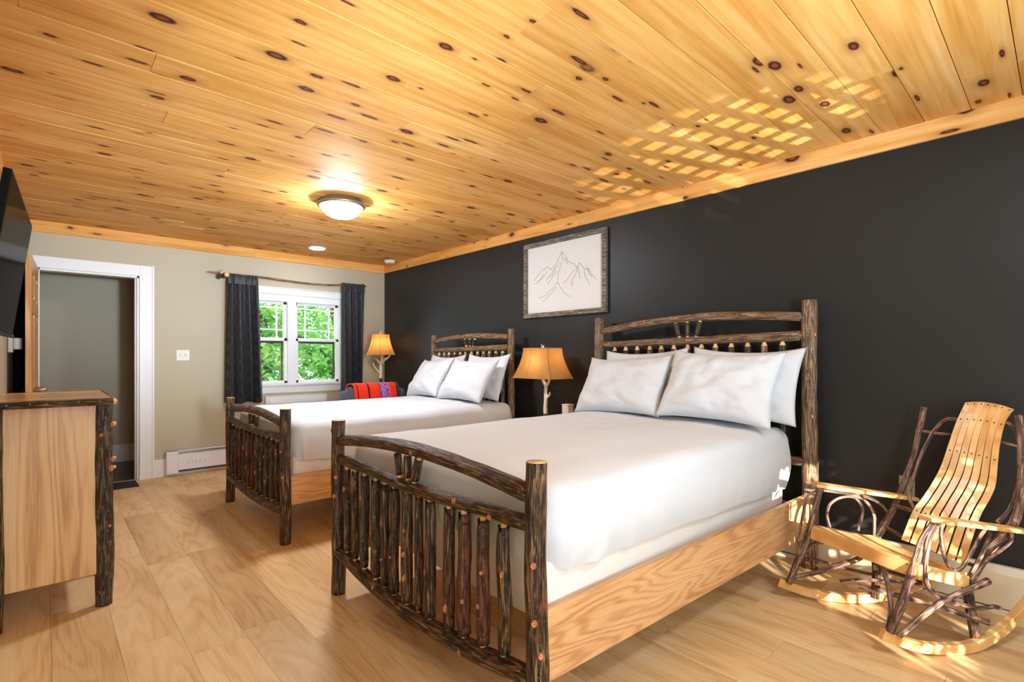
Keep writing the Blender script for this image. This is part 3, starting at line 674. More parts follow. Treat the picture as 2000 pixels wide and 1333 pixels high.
def bedspread(name, label, x0, x1, y0, y1, ztop, zhem0, zhem1, group):
    path = rr_path(x0, x1, y0, y1, 0.10); n = len(path)
    er = 0.085; vs = []; fs = []; rings = []
    xm0, xm1 = x0 + 0.66, x1 - 0.66; ym = (y0 + y1) / 2
    for i, (px, py, nx, ny) in enumerate(path):
        t = (px - x0) / (x1 - x0); hem = zhem0 + (zhem1 - zhem0) * t
        foot = max(0.0, 1 - (px - x0) / 0.75) if ny != 0 else 1.0
        arc_s = px * ny * 3.0 + py * nx * 3.0 + i * 0.003
        prof = []
        hh = ztop - er - hem
        for k in range(13):                    # skirt from hem up
            q = k / 12; z = hem + hh * q
            fold = (1 - q) ** 0.8
            wv = (noise.noise(V((i * 0.11, q * 1.2, y0 * 3))) * 0.016 + (1 - abs(noise.noise(V((i * 0.16, q * 0.5 + i * 0.02, 7.7))))) ** 6 * 0.024 - 0.008) * fold * (0.22 + 1.05 * foot)
            sag = -0.012 * fold + 0.022 * math.sin(PI * q)
            prof.append((wv + sag, z))
        for k in range(1, 9):
            a = PI / 2 * k / 9; prof.append((-er + er * math.cos(a), ztop - er + er * math.sin(a)))
        col = []
        for (o, z) in prof:
            zz = z; q = (z - hem) / (ztop - hem)
            # bunching at the foot corners
            X = px + nx * o; Y = py + ny * o
            zz += 0.008 * noise.noise(V((X * 4, Y * 4, z * 3)))
            col.append((X, Y, zz))
        # inwards over the top
        ex, ey = px - nx * er, py - ny * er
        cx = min(max(px, xm0), xm1); cy = ym
        for k in range(1, 17):
            q = k / 16.0; X = ex + (cx - ex) * q; Y = ey + (cy - ey) * q
            dd = min(abs(Y - y0), abs(y1 - Y), abs(X - x0)); crown = 0.018 * min(1, dd / 0.35)
            wr = 0.012 * noise.noise(V((X * 2.2, Y * 2.2, 1.3))) + 0.004 * (1 - abs(noise.noise(V((X * 1.3 + Y, Y * 1.8, 3.3))))) ** 8 + 0.005 * noise.noise(V((X * 7, Y * 5, 4.1))) + 0.004 * noise.noise(V((X * 3, Y * 16, 9.0)))
            col.append((X, Y, ztop + crown + wr * min(1, q * 5)))
        rings.append(col)
    m_ = len(rings[0])
    for c in rings: vs += c
    for i in range(n):
        i2 = (i + 1) % n
        for k in range(m_ - 1): fs.append([i * m_ + k, i2 * m_ + k, i2 * m_ + k + 1, i * m_ + k + 1])
    o = fin(name, vs, fs, M['linen'], None, None, None, True)
    bm = bmesh.new(); bm.from_mesh(o.data); bmesh.ops.remove_doubles(bm, verts=bm.verts, dist=0.0015); bmesh.ops.recalc_face_normals(bm, faces=bm.faces); bm.to_mesh(o.data); bm.free()
    o.data.polygons.foreach_set('use_smooth', [True] * len(o.data.polygons))
    return tag(o, label, 'bedspread', group)
def mattress_set(tagname, x0, x1, y0, y1, zb, zm, zt, lab):
    o = box('box_spring', x0, x1, y0, y1, zb, zm, M['box_spring'], None, 0.02); tag(o, 'white covered box spring showing under the bedspread of ' + lab, 'box spring', 'box springs')
    o = box('mattress', x0 + 0.02, x1, y0 + 0.02, y1 - 0.02, zm + 0.002, zt - 0.03, M['linen'], None, 0.05); tag(o, 'white mattress under the bedspread of ' + lab, 'mattress', 'mattresses')
mattress_set('a', 1.215, 3.28, 1.155, 2.585, 0.362, 0.575, 0.83, 'the larger log bed')
bedspread('bedspread', 'white bedspread hanging over the sides of the larger log bed', 1.205, 3.285, 1.115, 2.605, 0.828, 0.545, 0.47, 'bedspreads')
mattress_set('b', 1.25, 3.24, 3.56, 4.87, 0.372, 0.575, 0.82, 'the smaller log bed')
bedspread('bedspread', 'white bedspread on the smaller log bed by the window', 1.245, 3.245, 3.52, 4.90, 0.820, 0.54, 0.50, 'bedspreads')

def pillow(label, c, wid, hgt, thick, lean, yaw, seed, group, roll=0.0):
    N = 40; vs = []; fs = []
    for side in (1, -1):
        for i in range(N + 1):
            for j in range(N + 1):
                u = -1 + 2 * i / N; v = -1 + 2 * j / N
                e = max(0.0, (1 - abs(u) ** 2.6) * (1 - abs(v) ** 2.6)) ** 0.55
                x = wid / 2 * u * (1 - 0.075 * (1 - v * v) * u * u); y = hgt / 2 * v * (1 - 0.10 * (1 - u * u) * v * v)
                y += 0.018 * (abs(u) ** 3) * (1 if v > 0 else -0.3) * abs(v)
                wr = noise.noise(V((u * 2.5 + seed * 5, v * 2.5, seed))) * 0.022 - (1 - abs(noise.noise(V((u * 2.6 + v * 1.6 + seed, v * 1.5 - u * 1.1, seed * 2.2))))) ** 9 * 0.008 - (1 - abs(noise.noise(V((u * 1.3 - v * 3.0, v * 1.2 + u * 3 + seed, 5.2))))) ** 12 * 0.006 + noise.noise(V((u * 9, v * 9 + seed, 1.1))) * 0.003
                sagz = 1.0 + 0.25 * max(0, -v) - 0.12 * max(0, v)
                z = side * (thick / 2 * e * sagz + wr * min(1, e * 1.4))
                vs.append(V((x, y, z)))
    K = (N + 1) ** 2
    for s in range(2):
        for i in range(N):
            for j in range(N):
                a = s * K + i * (N + 1) + j; q = [a, a + 1, a + N + 2, a + N + 1]; fs.append(q if s else q[::-1])
    # local: x across the bed (-> world -y), y up the pillow, z facing the foot (-> world -x)
    R = Matrix.Rotation(yaw, 3, 'Z') @ Matrix.Rotation(lean, 3, V((0, 1, 0))) @ Matrix(((0, 0, -1), (-1, 0, 0), (0, 1, 0))) @ Matrix.Rotation(roll, 3, 'Z')
    vs = [V(c) + R @ v for v in vs]
    me_o = fin('pillow', vs, fs, M['pillow'], None, None, None, True)
    bm = bmesh.new(); bm.from_mesh(me_o.data); bmesh.ops.remove_doubles(bm, verts=bm.verts, dist=0.0004); bmesh.ops.recalc_face_normals(bm, faces=bm.faces); bm.to_mesh(me_o.data); bm.free()
    return tag(me_o, label, 'pillow', group)
BZ = 0.835
pillow('front white pillow on the larger bed, on the side of the rocking chair', (3.03, 1.445, 1.070), 0.71, 0.47, 0.19, 0.50, 0.03, 1.0, 'bed pillows', -0.03)
pillow('front white pillow on the larger bed, on the side of the antler lamp', (3.06, 2.165, 1.047), 0.74, 0.45, 0.19, 0.50, -0.05, 2.0, 'bed pillows', 0.04)
pillow('rear white pillow on the larger bed, behind the one on the rocking chair side', (3.21, 1.385, 1.08), 0.70, 0.46, 0.12, 0.33, 0.02, 3.0, 'bed pillows', -0.02)
pillow('rear white pillow on the larger bed, against the spindles on the antler lamp side', (3.225, 2.12, 1.08), 0.70, 0.45, 0.12, 0.33, 0.0, 4.0, 'bed pillows', 0.03)
pillow('front white pillow on the smaller bed, on the side of the larger bed', (2.95, 3.845, 1.032), 0.64, 0.44, 0.19, 0.55, 0.06, 5.0, 'bed pillows', -0.02)
pillow('front white pillow on the smaller bed, on the window side', (2.97, 4.50, 1.032), 0.62, 0.44, 0.18, 0.55, -0.08, 6.0, 'bed pillows', 0.05)
pillow('rear white pillow on the smaller bed, on the side of the larger bed', (3.135, 3.83, 1.055), 0.62, 0.45, 0.12, 0.35, 0.02, 7.0, 'bed pillows')
pillow('rear white pillow on the smaller bed, on the window side', (3.145, 4.52, 1.055), 0.62, 0.44, 0.12, 0.35, 0.0, 8.0, 'bed pillows')

# ------------------------------------------------------------------ dresser
dr = thing('dresser', (0.03, 3.55, 0), 'oak dresser with bark corner posts below the television', 'dresser')
box('side_panel', -0.175, 0.205, 3.275, 3.295, 0.165, 1.018, M['oak_v'], dr, 0.002)
box('side_panel', -0.175, 0.205, 3.80, 3.82, 0.165, 1.018, M['oak_v'], dr, 0.002)
box('back_panel', -0.185, -0.17, 3.28, 3.815, 0.165, 1.018, M['oak_v'], dr)
box('bottom_panel', -0.17, 0.205, 3.296, 3.80, 0.165, 0.185, M['oak_v'], dr)
for i, (z0, z1) in enumerate(((0.20, 0.44), (0.46, 0.66), (0.68, 0.84), (0.86, 1.0))):
    q = box('drawer', 0.17, 0.215, 3.345, 3.755, z0, z1, M['oak_v'], dr, 0.004)
    for yy in (3.44, 3.66): log('knob', [(0.215, yy, (z0 + z1) / 2), (0.235, yy, (z0 + z1) / 2), (0.245, yy, (z0 + z1) / 2)], [0.008, 0.016, 0.014], M['bark'], q, seg=10, step=0.02)
tp = box('top', -0.19, 0.245, 3.15, 3.90, 1.020, 1.052, M['oak_top'], dr, 0.003)
for pts in ([(-0.19, 3.145, 1.034), (0.03, 3.143, 1.035), (0.250, 3.145, 1.034)], [(0.250, 3.145, 1.034), (0.252, 3.5, 1.035), (0.250, 3.90, 1.034)]):
    log('bark_edge', pts, 0.017, M['bark'], tp, seg=10, step=0.05, wob=0.1)
for x in (-0.12, -0.045, 0.01, 0.12, 0.20):
    vs, fs = lathe([(0.0, -0.002), (0.003, -0.001), (0.0035, 0.001)], (0, 0, 0), 8); vs = [V((x + v[0], 3.127 + v[2], 1.037 + v[1])) for v in map(V, vs)]
    fin('nail_head', vs, fs, M['nickel'], tp)
for (x, y, mt) in ((0.224, 3.292, 'bark_lichen'), (0.224, 3.80, 'bark'), (-0.165, 3.265, 'bark'), (-0.165, 3.83, 'bark')):
    rr = 0.037 if x > 0 else 0.03
    p = log('corner_post', [(x, y, 0), (x + 0.004, y, 0.3), (x - 0.002, y, 0.65), (x, y, 1.02)], [rr * 0.95, rr * 1.06, rr * 1.03, rr * 0.98], M[mt], dr, seg=18, step=0.03, wob=0.07)
    if x > 0 and y < 3.5:
        for a, z, s in ((-0.5, 0.905, 0.013), (-1.9, 0.86, 0.008), (-0.6, 0.73, 0.010), (-0.75, 0.685, 0.014), (-1.0, 0.40, 0.008)):
            nn = V((math.cos(a), math.sin(a), 0)); knot(p, V((x, y, z)) + nn * rr * 1.05, nn, s)
        for a, z, s in ((-0.25, 0.91, 0.014), (-0.2, 0.735, 0.011), (-0.3, 0.69, 0.010)):
            nn = V((math.cos(a), math.sin(a), 0)); log('knot', [V((x, y, z)) + nn * rr * 0.8, V((x, y, z)) + nn * (rr + 0.012)], [s, s * 0.7], M['knot_core'], p, seg=10, step=0.02)

# television, tilted on its bracket
tv = thing('television', (-0.12, 3.08, 1.62), 'flat black television tilted on the left wall above the dresser', 'television')
ft_, nt_ = V((-0.043, 3.60, 1.922)), V((-0.082, 2.55, 1.922)); up = (V((-0.045, 3.6, 1.922)) - V((-0.12, 3.6, 1.347))); e1 = (ft_ - nt_).normalized(); nrm = e1.cross(up).normalized()
if nrm.x < 0: nrm = -nrm
def tvbox(name, a0, a1, u0, u1, d0, d1, mat, par, bev=0.0):
    vs, fs = cuboid(a0, a1, u0, u1, d0, d1, bev)
    ob = fin(name, [nt_ + (ft_ - nt_) * v.x + up * (v.y - 1) + nrm * v.z for v in vs], fs, mat, par); return ob
cs = tvbox('case', 0, 1, 0, 1, -0.024, 0.0, M['black_plastic'], tv)
tvbox('screen', 0.008, 0.992, 0.02, 0.985, 0.0, 0.0012, M['screen'], tv)
tvbox('bezel', 0, 1, -0.004, 0.02, -0.004, 0.004, M['black_plastic'], tv)
box('wall_bracket', XL + 0.001, XL + 0.05, 2.95, 3.2, 1.55, 1.78, M['black_plastic'], tv)

# outlet box on the left wall corner
ob = thing('outlet_box', (XL, 5.8, 1.34), 'small white outlet box on the wall under the television', 'outlet')
box('box_body', XL, XL + 0.03, 5.72, 5.90, 1.285, 1.43, M['ivory'], ob, 0.004)
box('plug', XL + 0.03, XL + 0.080, 5.77, 5.86, 1.31, 1.405, M['ivory'], ob, 0.008)

# ------------------------------------------------------------------ curtains and rod
rod = thing('curtain_rod', (2.27, 6.26, 2.16), 'crooked peeled stick curtain rod over the window', 'curtain rod')
log('rod', [(1.30, 6.245, 2.165), (1.43, 6.25, 2.165), (1.83, 6.25, 2.162), (2.10, 6.25, 2.150), (2.36, 6.25, 2.143), (2.65, 6.25, 2.150), (2.9, 6.25, 2.18), (3.13, 6.25, 2.195)], [0.009, 0.012, 0.013, 0.014, 0.013, 0.013, 0.012, 0.010], M['twig'], rod, seg=10, step=0.05, wob=0.1)
for x, z in ((1.425, 2.165), (3.11, 2.195)):
    log('bracket', [(x, YB, z - 0.03), (x, 6.30, z - 0.02), (x, 6.225, z + 0.012)], [0.026, 0.024, 0.022], M['bark_lichen'], rod, seg=12, step=0.03)
log('bracket_peg', [(1.475, 6.37, 2.15), (1.475, 6.25, 2.15), (1.475, 6.21, 2.15)], 0.026, M['bark'], rod, seg=12, step=0.03)
def curtain(label, x0, x1, ztop, zbot, folds, ph, group, drift):
    m = MB(); nx, nz = 90, 26; vs = []; fs = []; uv = []
    ln = (x1 - x0) * 2.0
    for j in range(nz + 1):
        t = j / nz
        for i in range(nx + 1):
            s = i / nx; amp = (0.016 + 0.030 * t) * (1 + 0.25 * math.sin(s * 9 + ph)); a = s * folds * 2 * PI + ph + 0.5 * math.sin(t * 2 + s * 5)
            x = x0 + (x1 - x0) * s + drift * t * (s - 0.3) + 0.008 * math.sin(2 * a) * t
            vs.append((x, 6.245 + amp * math.sin(a), ztop + (zbot - ztop) * t + 0.010 * math.sin(a * 0.5)))
    for j in range(nz):
        for i in range(nx):
            k = j * (nx + 1) + i; fs.append([k, k + 1, k + nx + 2, k + nx + 1])
            q = lambda ii, jj: (ii / nx * ln, jj / nz * (ztop - zbot)); uv.append([q(i, j), q(i + 1, j), q(i + 1, j + 1), q(i, j + 1)])
    o = fin('curtain', vs, fs, M['curtain'], None, None, uv, True, False)
    md = o.modifiers.new('thick', 'SOLIDIFY'); md.thickness = 0.003
    tag(o, label, 'curtain', group)
    nt = 5
    for k in range(nt):
        xc = x0 + (x1 - x0) * (k + 0.5) / nt; w_ = (x1 - x0) / nt * 0.42; vs = []; fs = []
        zr = ztop - 0.004
        for (yy, zz) in ((6.225, zr - 0.09), (6.228, zr - 0.04), (6.230, zr), (6.238, zr + 0.016), (6.25, zr + 0.022), (6.262, zr + 0.016), (6.27, zr), (6.272, zr - 0.05)):
            vs += [(xc - w_, yy, zz), (xc + w_, yy, zz)]
        for q in range(7): fs.append([2 * q, 2 * q + 1, 2 * q + 3, 2 * q + 2])
        fin('curtain_tab', vs, fs, M['curtain'], o, None, None, True)
    return o
curtain('charcoal diamond patterned curtain beside the doorway side of the window', 1.485, 1.80, 2.155, 0.735, 4.0, 0.4, 'window curtains', 0.07)
curtain('charcoal diamond patterned curtain on the lamp side of the window', 2.80, 3.105, 2.180, 0.74, 4.0, 2.0, 'window curtains', -0.02).scale = (1, 1, 1)

# heaters
def heater(name, lab, x0, x1, y0, y1, axis, mat, top, slots):
    h = thing(name, ((x0 + x1) / 2, (y0 + y1) / 2, 0), lab, 'heater')
    return h
h = thing('baseboard_heater', (2.1, 6.33, 0), 'white baseboard heater along the wall below the window', 'heater')
box('end_cap', 0.935, 1.04, 6.295, 6.355, 0.028, 0.262, M['white_paint'], h, 0.004)
box('front_panel', 1.04, 3.30, 6.298, 6.306, 0.062, 0.222, M['white_paint'], h, 0.002)
box('back_panel', 1.04, 3.30, 6.340, 6.355, 0.01, 0.258, M['white_paint'], h)
box('top_cap', 0.94, 3.30, 6.312, 6.355, 0.252, 0.262, M['white_paint'], h, 0.002)
box('fins', 1.05, 3.29, 6.312, 6.338, 0.04, 0.20, M['dark_slot'], h)
box('louver', 1.04, 3.30, 6.306, 6.311, 0.232, 0.238, M['grey_fin'], h)
for i, x in enumerate((1.13, 1.165, 1.2, 1.24, 1.28)): box('stamped_slot', x - 0.0025, x + 0.0025, 6.2965, 6.2985, 0.125, 0.145, M['grey_fin'], h)
h = thing('baseboard_heater', (3.43, 1.5, 0), 'cream baseboard heater along the black wall behind the rocking chair', 'heater')
box('front_panel', 3.408, 3.416, YF + 0.01, 5.6, 0.035, 0.200, M['cream_paint'], h, 0.002)
vs, fs = cuboid(3.409, 3.452, YF + 0.01, 5.6, 0.198, 0.233, 0.002)
for v in vs:
    if v.x < 3.43 and v.z > 0.215: v.x += 0.018
fin('top_cap', vs, fs, M['cream_paint'], h)
box('back_panel', 3.436, 3.452, YF + 0.01, 5.6, 0.012, 0.205, M['cream_paint'], h)
box('fins', 3.42, 3.434, YF + 0.02, 5.59, 0.05, 0.17, M['dark_slot'], h)
box('foot_strip', 3.404, 3.414, YF + 0.01, 5.6, 0.0, 0.028, M['cream_paint'], h, 0.002)
h = thing('wall_heater', (2.27, 6.33, 0.4), 'white panel heater mounted under the window sill', 'heater')
box('cabinet', 1.905, 2.635, 6.315, 6.37, 0.34, 0.785, M['white_paint'], h, 0.006)
box('grille', 1.94, 2.60, 6.308, 6.318, 0.70, 0.76, M['white_plastic'], h, 0.002)

# switch, wall outlet
s = thing('light_switch', (1.092, YB, 1.267), 'ivory double light switch plate beside the doorway', 'switch')
box('plate', 1.033, 1.152, YB - 0.007, YB, 1.210, 1.324, M['ivory'], s, 0.003)
for x in (1.069, 1.116): box('toggle', x - 0.005, x + 0.005, YB - 0.020, YB - 0.006, 1.262, 1.280, M['ivory'], s, 0.002)
for x in (1.069, 1.116):
    box('slot', x - 0.008, x + 0.008, YB - 0.008, YB - 0.0066, 1.252, 1.284, M['grey_fin'], s)
s = thing('wall_outlet', (XW, 0.59, 0.54), 'grey outlet plate low on the black wall behind the rocking chair', 'outlet')
box('plate', XW - 0.006, XW, 0.555, 0.625, 0.485, 0.600, plain('grey_plate', (0.30, 0.29, 0.27), 0.4), s, 0.002)
for z in (0.52, 0.565): box('socket', XW - 0.0085, XW - 0.005, 0.574, 0.606, z - 0.014, z + 0.014, plain('grey_socket', (0.22, 0.21, 0.2), 0.4), s, 0.003)

# ------------------------------------------------------------------ picture
p = thing('framed_picture', (XW, 3.08, 1.98), 'framed line drawing of mountains on the black wall between the beds', 'picture')
yl, yr, zb, zt = 3.572, 2.588, 1.622, 2.333; xa = XW - 0.034; fw = 0.042
for (a, b, c0, c1) in ((yr, yl, zt - fw, zt), (yr, yl, zb, zb + fw), (yr, yr + fw, zb + fw, zt - fw), (yl - fw, yl, zb + fw, zt - fw)):
    box('frame_side', xa, XW - 0.001, a, b, c0, c1, M['frame'], p, 0.004)
pp = box('paper', XW - 0.012, XW - 0.006, yr + fw - 0.003, yl - fw + 0.003, zb + fw - 0.003, zt - fw + 0.003, M['paper'], p)
LN = [[(3.444, 1.98), (3.387, 2.031), (3.334, 2.063), (3.264, 2.088), (3.228, 2.054), (3.158, 2.102), (3.123, 2.159), (3.092, 2.205), (3.048, 2.153), (3.002, 2.093), (2.943, 2.07), (2.914, 2.025), (2.891, 2.078), (2.847, 2.035), (2.822, 2.003), (2.796, 2.019), (2.76, 1.966), (2.698, 1.906)], [(3.432, 1.94), (3.358, 1.98), (3.299, 2.011), (3.271, 2.052)], [(3.403, 1.956), (3.347, 1.99), (3.325, 2.027)], [(3.292, 1.96), (3.228, 2.015), (3.164, 2.069), (3.113, 2.105)], [(3.271, 1.926), (3.217, 1.975), (3.15, 2.037)], [(3.137, 1.943), (3.139, 2.005), (3.102, 2.076), (3.092, 2.113)], [(3.092, 2.205), (3.088, 2.158), (3.062, 2.12), (3.041, 2.126), (3.021, 2.081)], [(3.072, 1.913), (3.021, 1.945), (2.982, 1.993), (2.933, 2.021)], [(2.992, 1.897), (2.968, 1.932), (2.929, 1.979), (2.904, 2.05), (2.879, 1.941)], [(2.982, 1.873), (2.952, 1.915)], [(2.834, 1.997), (2.819, 1.944), (2.791, 1.905), (2.767, 1.87)], [(2.796, 2.019), (2.782, 1.969), (2.745, 1.936)], [(3.381, 1.805), (3.325, 1.813), (3.249, 1.853), (3.185, 1.894), (3.144, 1.936), (3.113, 1.886), (3.062, 1.828), (2.996, 1.786)], [(3.33, 1.771), (3.271, 1.801), (3.196, 1.856), (3.15, 1.89)], [(3.238, 1.985), (3.196, 2.019), (3.175, 2.058)]]
m = MB()
for ln in LN:
    pts = []
    for (a, b) in zip(ln[:-1], ln[1:]):
        for k in range(4):
            t = k / 4; j = 0.004 * noise.noise(V((a[0] * 40 + k, a[1] * 40, t * 3)))
            pts.append((XW - 0.0125, a[0] + (b[0] - a[0]) * t + j, a[1] + (b[1] - a[1]) * t + j))
    pts.append((XW - 0.0125, *ln[-1]))
    m.add(*ribbon(pts, 0.0032, 0.0008, [((V(pts[min(i + 1, len(pts) - 1)]) - V(pts[max(i - 1, 0)])).cross(V((1, 0, 0)))) for i in range(len(pts))]))
m.build('line_drawing', M['ink'], pp)

# ------------------------------------------------------------------ ceiling fixtures
c = thing('ceiling_lamp', (1.745, 3.905, H2), 'lit flush ceiling lamp with bronze rim and white glass dome', 'lamp')
vs, fs = lathe([(0.0, 0.0), (0.150, 0.0), (0.158, -0.012), (0.162, -0.022), (0.176, -0.030), (0.184, -0.040), (0.184, -0.048), (0.168, -0.056), (0.156, -0.060), (0.150, -0.052)], (1.745, 3.905, H2), 48); fin('rim', vs, fs, M['nickel'], c, None, None, True)
vs, fs = lathe([(0.154, -0.055), (0.150, -0.070), (0.138, -0.092), (0.115, -0.115), (0.082, -0.132), (0.045, -0.142), (0.0, -0.145)], (1.745, 3.905, H2), 40); fin('glass_dome', vs, fs, M['dome'], c, None, None, True)
vs, fs = lathe([(0.0, -0.158), (0.008, -0.156), (0.010, -0.150), (0.006, -0.144)], (1.745, 3.905, H2), 12); fin('finial', vs, fs, M['nickel'], c, None, None, True)
c = thing('recessed_light', (2.30, 5.79, H2), 'small round lit ceiling light near the window', 'lamp')
vs, fs = lathe([(0.0, 0.0), (0.10, 0.0), (0.10, -0.008), (0.086, -0.012), (0.080, -0.008)], (2.30, 5.79, H2), 32); fin('rim', vs, fs, M['white_plastic'], c, None, None, True)
vs, fs = lathe([(0.082, -0.010), (0.07, -0.016), (0.04, -0.020), (0.0, -0.021)], (2.30, 5.79, H2), 32); fin('lens', vs, fs, M['led'], c, None, None, True)
c = thing('smoke_detector', (3.30, 5.93, H2), 'round white smoke detector on the ceiling in the corner', 'smoke detector')
vs, fs = lathe([(0.0, 0.0), (0.068, 0.0), (0.068, -0.018), (0.060, -0.030), (0.045, -0.036), (0.0, -0.038)], (3.30, 5.93, H2), 28); fin('body', vs, fs, M['white_plastic'], c, None, None, True)
vs, fs = lathe([(0.0, -0.041), (0.012, -0.040), (0.013, -0.036)], (3.30, 5.93, H2), 12); fin('test_button', vs, fs, M['grey_fin'], c, None, None, True)

# ------------------------------------------------------------------ nightstands and lamps
def nightstand(label, x0, x1, y0, y1, zt, group):
    n = thing('nightstand', ((x0 + x1) / 2, (y0 + y1) / 2, 0), label, 'nightstand', group)
    box('top', x0 - 0.02, x1, y0 - 0.02, y1 + 0.02, zt - 0.03, zt, M['oak_top'], n, 0.004)
    box('case', x0 + 0.02, x1 - 0.01, y0 + 0.02, y1 - 0.02, zt - 0.42, zt - 0.031, M['oak_v'], n, 0.003)
    q = box('drawer', x0 + 0.005, x0 + 0.021, y0 + 0.05, y1 - 0.05, zt - 0.22, zt - 0.06, M['oak_v'], n, 0.003)
    log('knob', [(x0 + 0.006, (y0 + y1) / 2, zt - 0.14), (x0 - 0.012, (y0 + y1) / 2, zt - 0.14), (x0 - 0.02, (y0 + y1) / 2, zt - 0.14)], [0.008, 0.014, 0.012], M['bark'], q, seg=10, step=0.02)
    for a in (x0 + 0.02, x1 - 0.03):
        for b in (y0 + 0.02, y1 - 0.02): log('leg', [(a, b, 0), (a, b, zt * 0.5), (a, b, zt - 0.03)], 0.022, M['bark'], n, seg=10, step=0.08)
    return n
nightstand('log nightstand between the two beds, under the rectangular lamp', 3.03, 3.40, 2.72, 3.40, 0.655, 'nightstands')
nightstand('log nightstand in the corner, under the round shaded lamp', 3.10, 3.40, 5.84, 6.20, 0.66, 'nightstands')

# rectangular shade lamp
L1 = thing('table_lamp', (3.25, 3.11, 0.655), 'antler table lamp with a rectangular rawhide shade between the beds', 'lamp')
def flare(t): return 1 - (1 - t) ** 1.7          # 0 bottom -> 1 top, concave bell
def rect_shade(cx, cy, z0, z1, bx, by, tx, ty):
    q = MB(); N = 10; edges = [[], [], [], []]
    rows = []
    for k in range(N + 1):
        t = k / N; f = flare(t); hx = bx + (tx - bx) * f; hy = by + (ty - by) * f; z = z0 + (z1 - z0) * t
        rows.append([V((cx - hx, cy - hy, z)), V((cx + hx, cy - hy, z)), V((cx + hx, cy + hy, z)), V((cx - hx, cy + hy, z))])
    for s_ in range(4):
        vs = []; fs = []
        for k in range(N + 1): vs += [rows[k][s_], rows[k][(s_ + 1) % 4]]
        for k in range(N): fs.append([2 * k, 2 * k + 1, 2 * k + 3, 2 * k + 2])
        q.add(vs, fs)
    return q, rows
q, rows = rect_shade(3.25, 3.14, 1.062, 1.327, 0.145, 0.235, 0.092, 0.150)
sh = q.build('lamp_shade', M['shade'], L1)
for s_ in range(4):
    vs, fs, mi, uv = tube_data([r[s_] for r in rows], 0.0022, 6, 0.05, 0); fin('seam', vs, fs, M['stitch'], sh)
vs, fs, mi, uv = tube_data([V((r[0].x - 0.0005, 3.14 + (r[3].y - 3.14) * 0.30, r[0].z)) for r in rows], 0.0014, 6, 0.05, 0); fin('seam', vs, fs, M['stitch'], sh)
for zz, rw in ((1.062, rows[0]), (1.327, rows[-1])):
    vs, fs, mi, uv = tube_data([rw[0], rw[1], rw[1] + V((0, 1e-4, 0)), rw[2], rw[2] - V((1e-4, 0, 0)), rw[3], rw[3] - V((0, 1e-4, 0)), rw[0]], 0.003, 6, 0.3, 0); fin('shade_rim', vs, fs, M['shade'], sh)
def antler(parent, name, paths):
    m = MB()
    for pts, rad in paths:
        vs, fs, mi, uv = tube_data(pts, rad, 12, 0.02, 0.06); m.add(vs, fs)
    return m.build(name, M['antler'], parent, True)
bx_, by_ = 3.25, 3.10
vs, fs = lathe([(0.0, 0.0), (0.065, 0.0), (0.065, 0.012), (0.03, 0.02), (0.022, 0.03), (0.018, 0.06), (0.023, 0.09)], (bx_, by_, 0.655), 24); fin('base', vs, fs, M['bark'], L1, None, None, True)
antler(L1, 'antler_stem', [([(bx_, by_, 0.745), (bx_, by_ + 0.004, 0.80), (bx_, by_, 0.87), (bx_, by_ + 0.002, 0.95), (bx_, by_ - 0.002, 0.995), (bx_, by_ + 0.034, 1.045), (bx_, by_ + 0.052, 1.10)], [0.020, 0.018, 0.016, 0.0155, 0.016, 0.014, 0.012]),
    ([(bx_, by_ - 0.002, 0.99), (bx_, by_ - 0.036, 1.035), (bx_, by_ - 0.046, 1.10)], [0.014, 0.012, 0.010]),
    ([(bx_, by_, 0.885), (bx_, by_ - 0.025, 0.905), (bx_, by_ - 0.045, 0.920), (bx_, by_ - 0.048, 0.945)], [0.013, 0.012, 0.009, 0.004])])
log('harp', [(3.25, 3.12, 1.09), (3.25, 3.13, 1.2), (3.25, 3.14, 1.33)], 0.004, M['brass'], L1, seg=8)
antler(L1, 'finial', [([(3.25, 3.14, 1.322), (3.25, 3.142, 1.335), (3.25, 3.155, 1.365)], [0.008, 0.007, 0.003]), ([(3.25, 3.14, 1.328), (3.25, 3.128, 1.34), (3.25, 3.122, 1.352)], [0.006, 0.006, 0.004])])
vs, fs = lathe([(0.0, 0.05), (0.02, 0.042), (0.028, 0.02), (0.024, 0.0), (0.012, -0.02), (0.0, -0.022)], (3.25, 3.14, 1.19), 16); fin('bulb', vs, fs, emit('lit_bulb_near', (1.0, 0.74, 0.44), 50.0), L1, None, None, True)

# round bell shade lamp
cx, cy = 3.22, 6.02
L2 = thing('table_lamp', (cx, cy, 0.66), 'antler table lamp with a round bell rawhide shade in the window corner', 'lamp')
prof = [(0.185 + (0.108 - 0.185) * flare(k / 10), 1.275 + 0.265 * k / 10) for k in range(11)]
vs, fs = lathe(prof, (cx, cy, 0), 24); sh = fin('lamp_shade', vs, fs, M['shade'], L2, None, None, True)
for k in range(8):
    a = 2 * PI * (k + 0.3) / 8; vs, fs, mi, uv = tube_data([(cx + r * 1.005 * math.cos(a), cy + r * 1.005 * math.sin(a), z) for r, z in prof], 0.002, 6, 0.05, 0); fin('seam', vs, fs, M['stitch'], sh)
vs, fs = lathe([(0.0, 0.0), (0.07, 0.0), (0.07, 0.015), (0.03, 0.03), (0.022, 0.06), (0.016, 0.10), (0.020, 0.24), (0.018, 0.29), (0.026, 0.30), (0.02, 0.315)], (cx, cy, 0.66), 20); fin('base', vs, fs, M['bark'], L2, None, None, True)
D_ = V((0.74, -0.68, 0))   # across the line of sight
def ap(s, z): return V((cx, cy, z)) + D_ * s
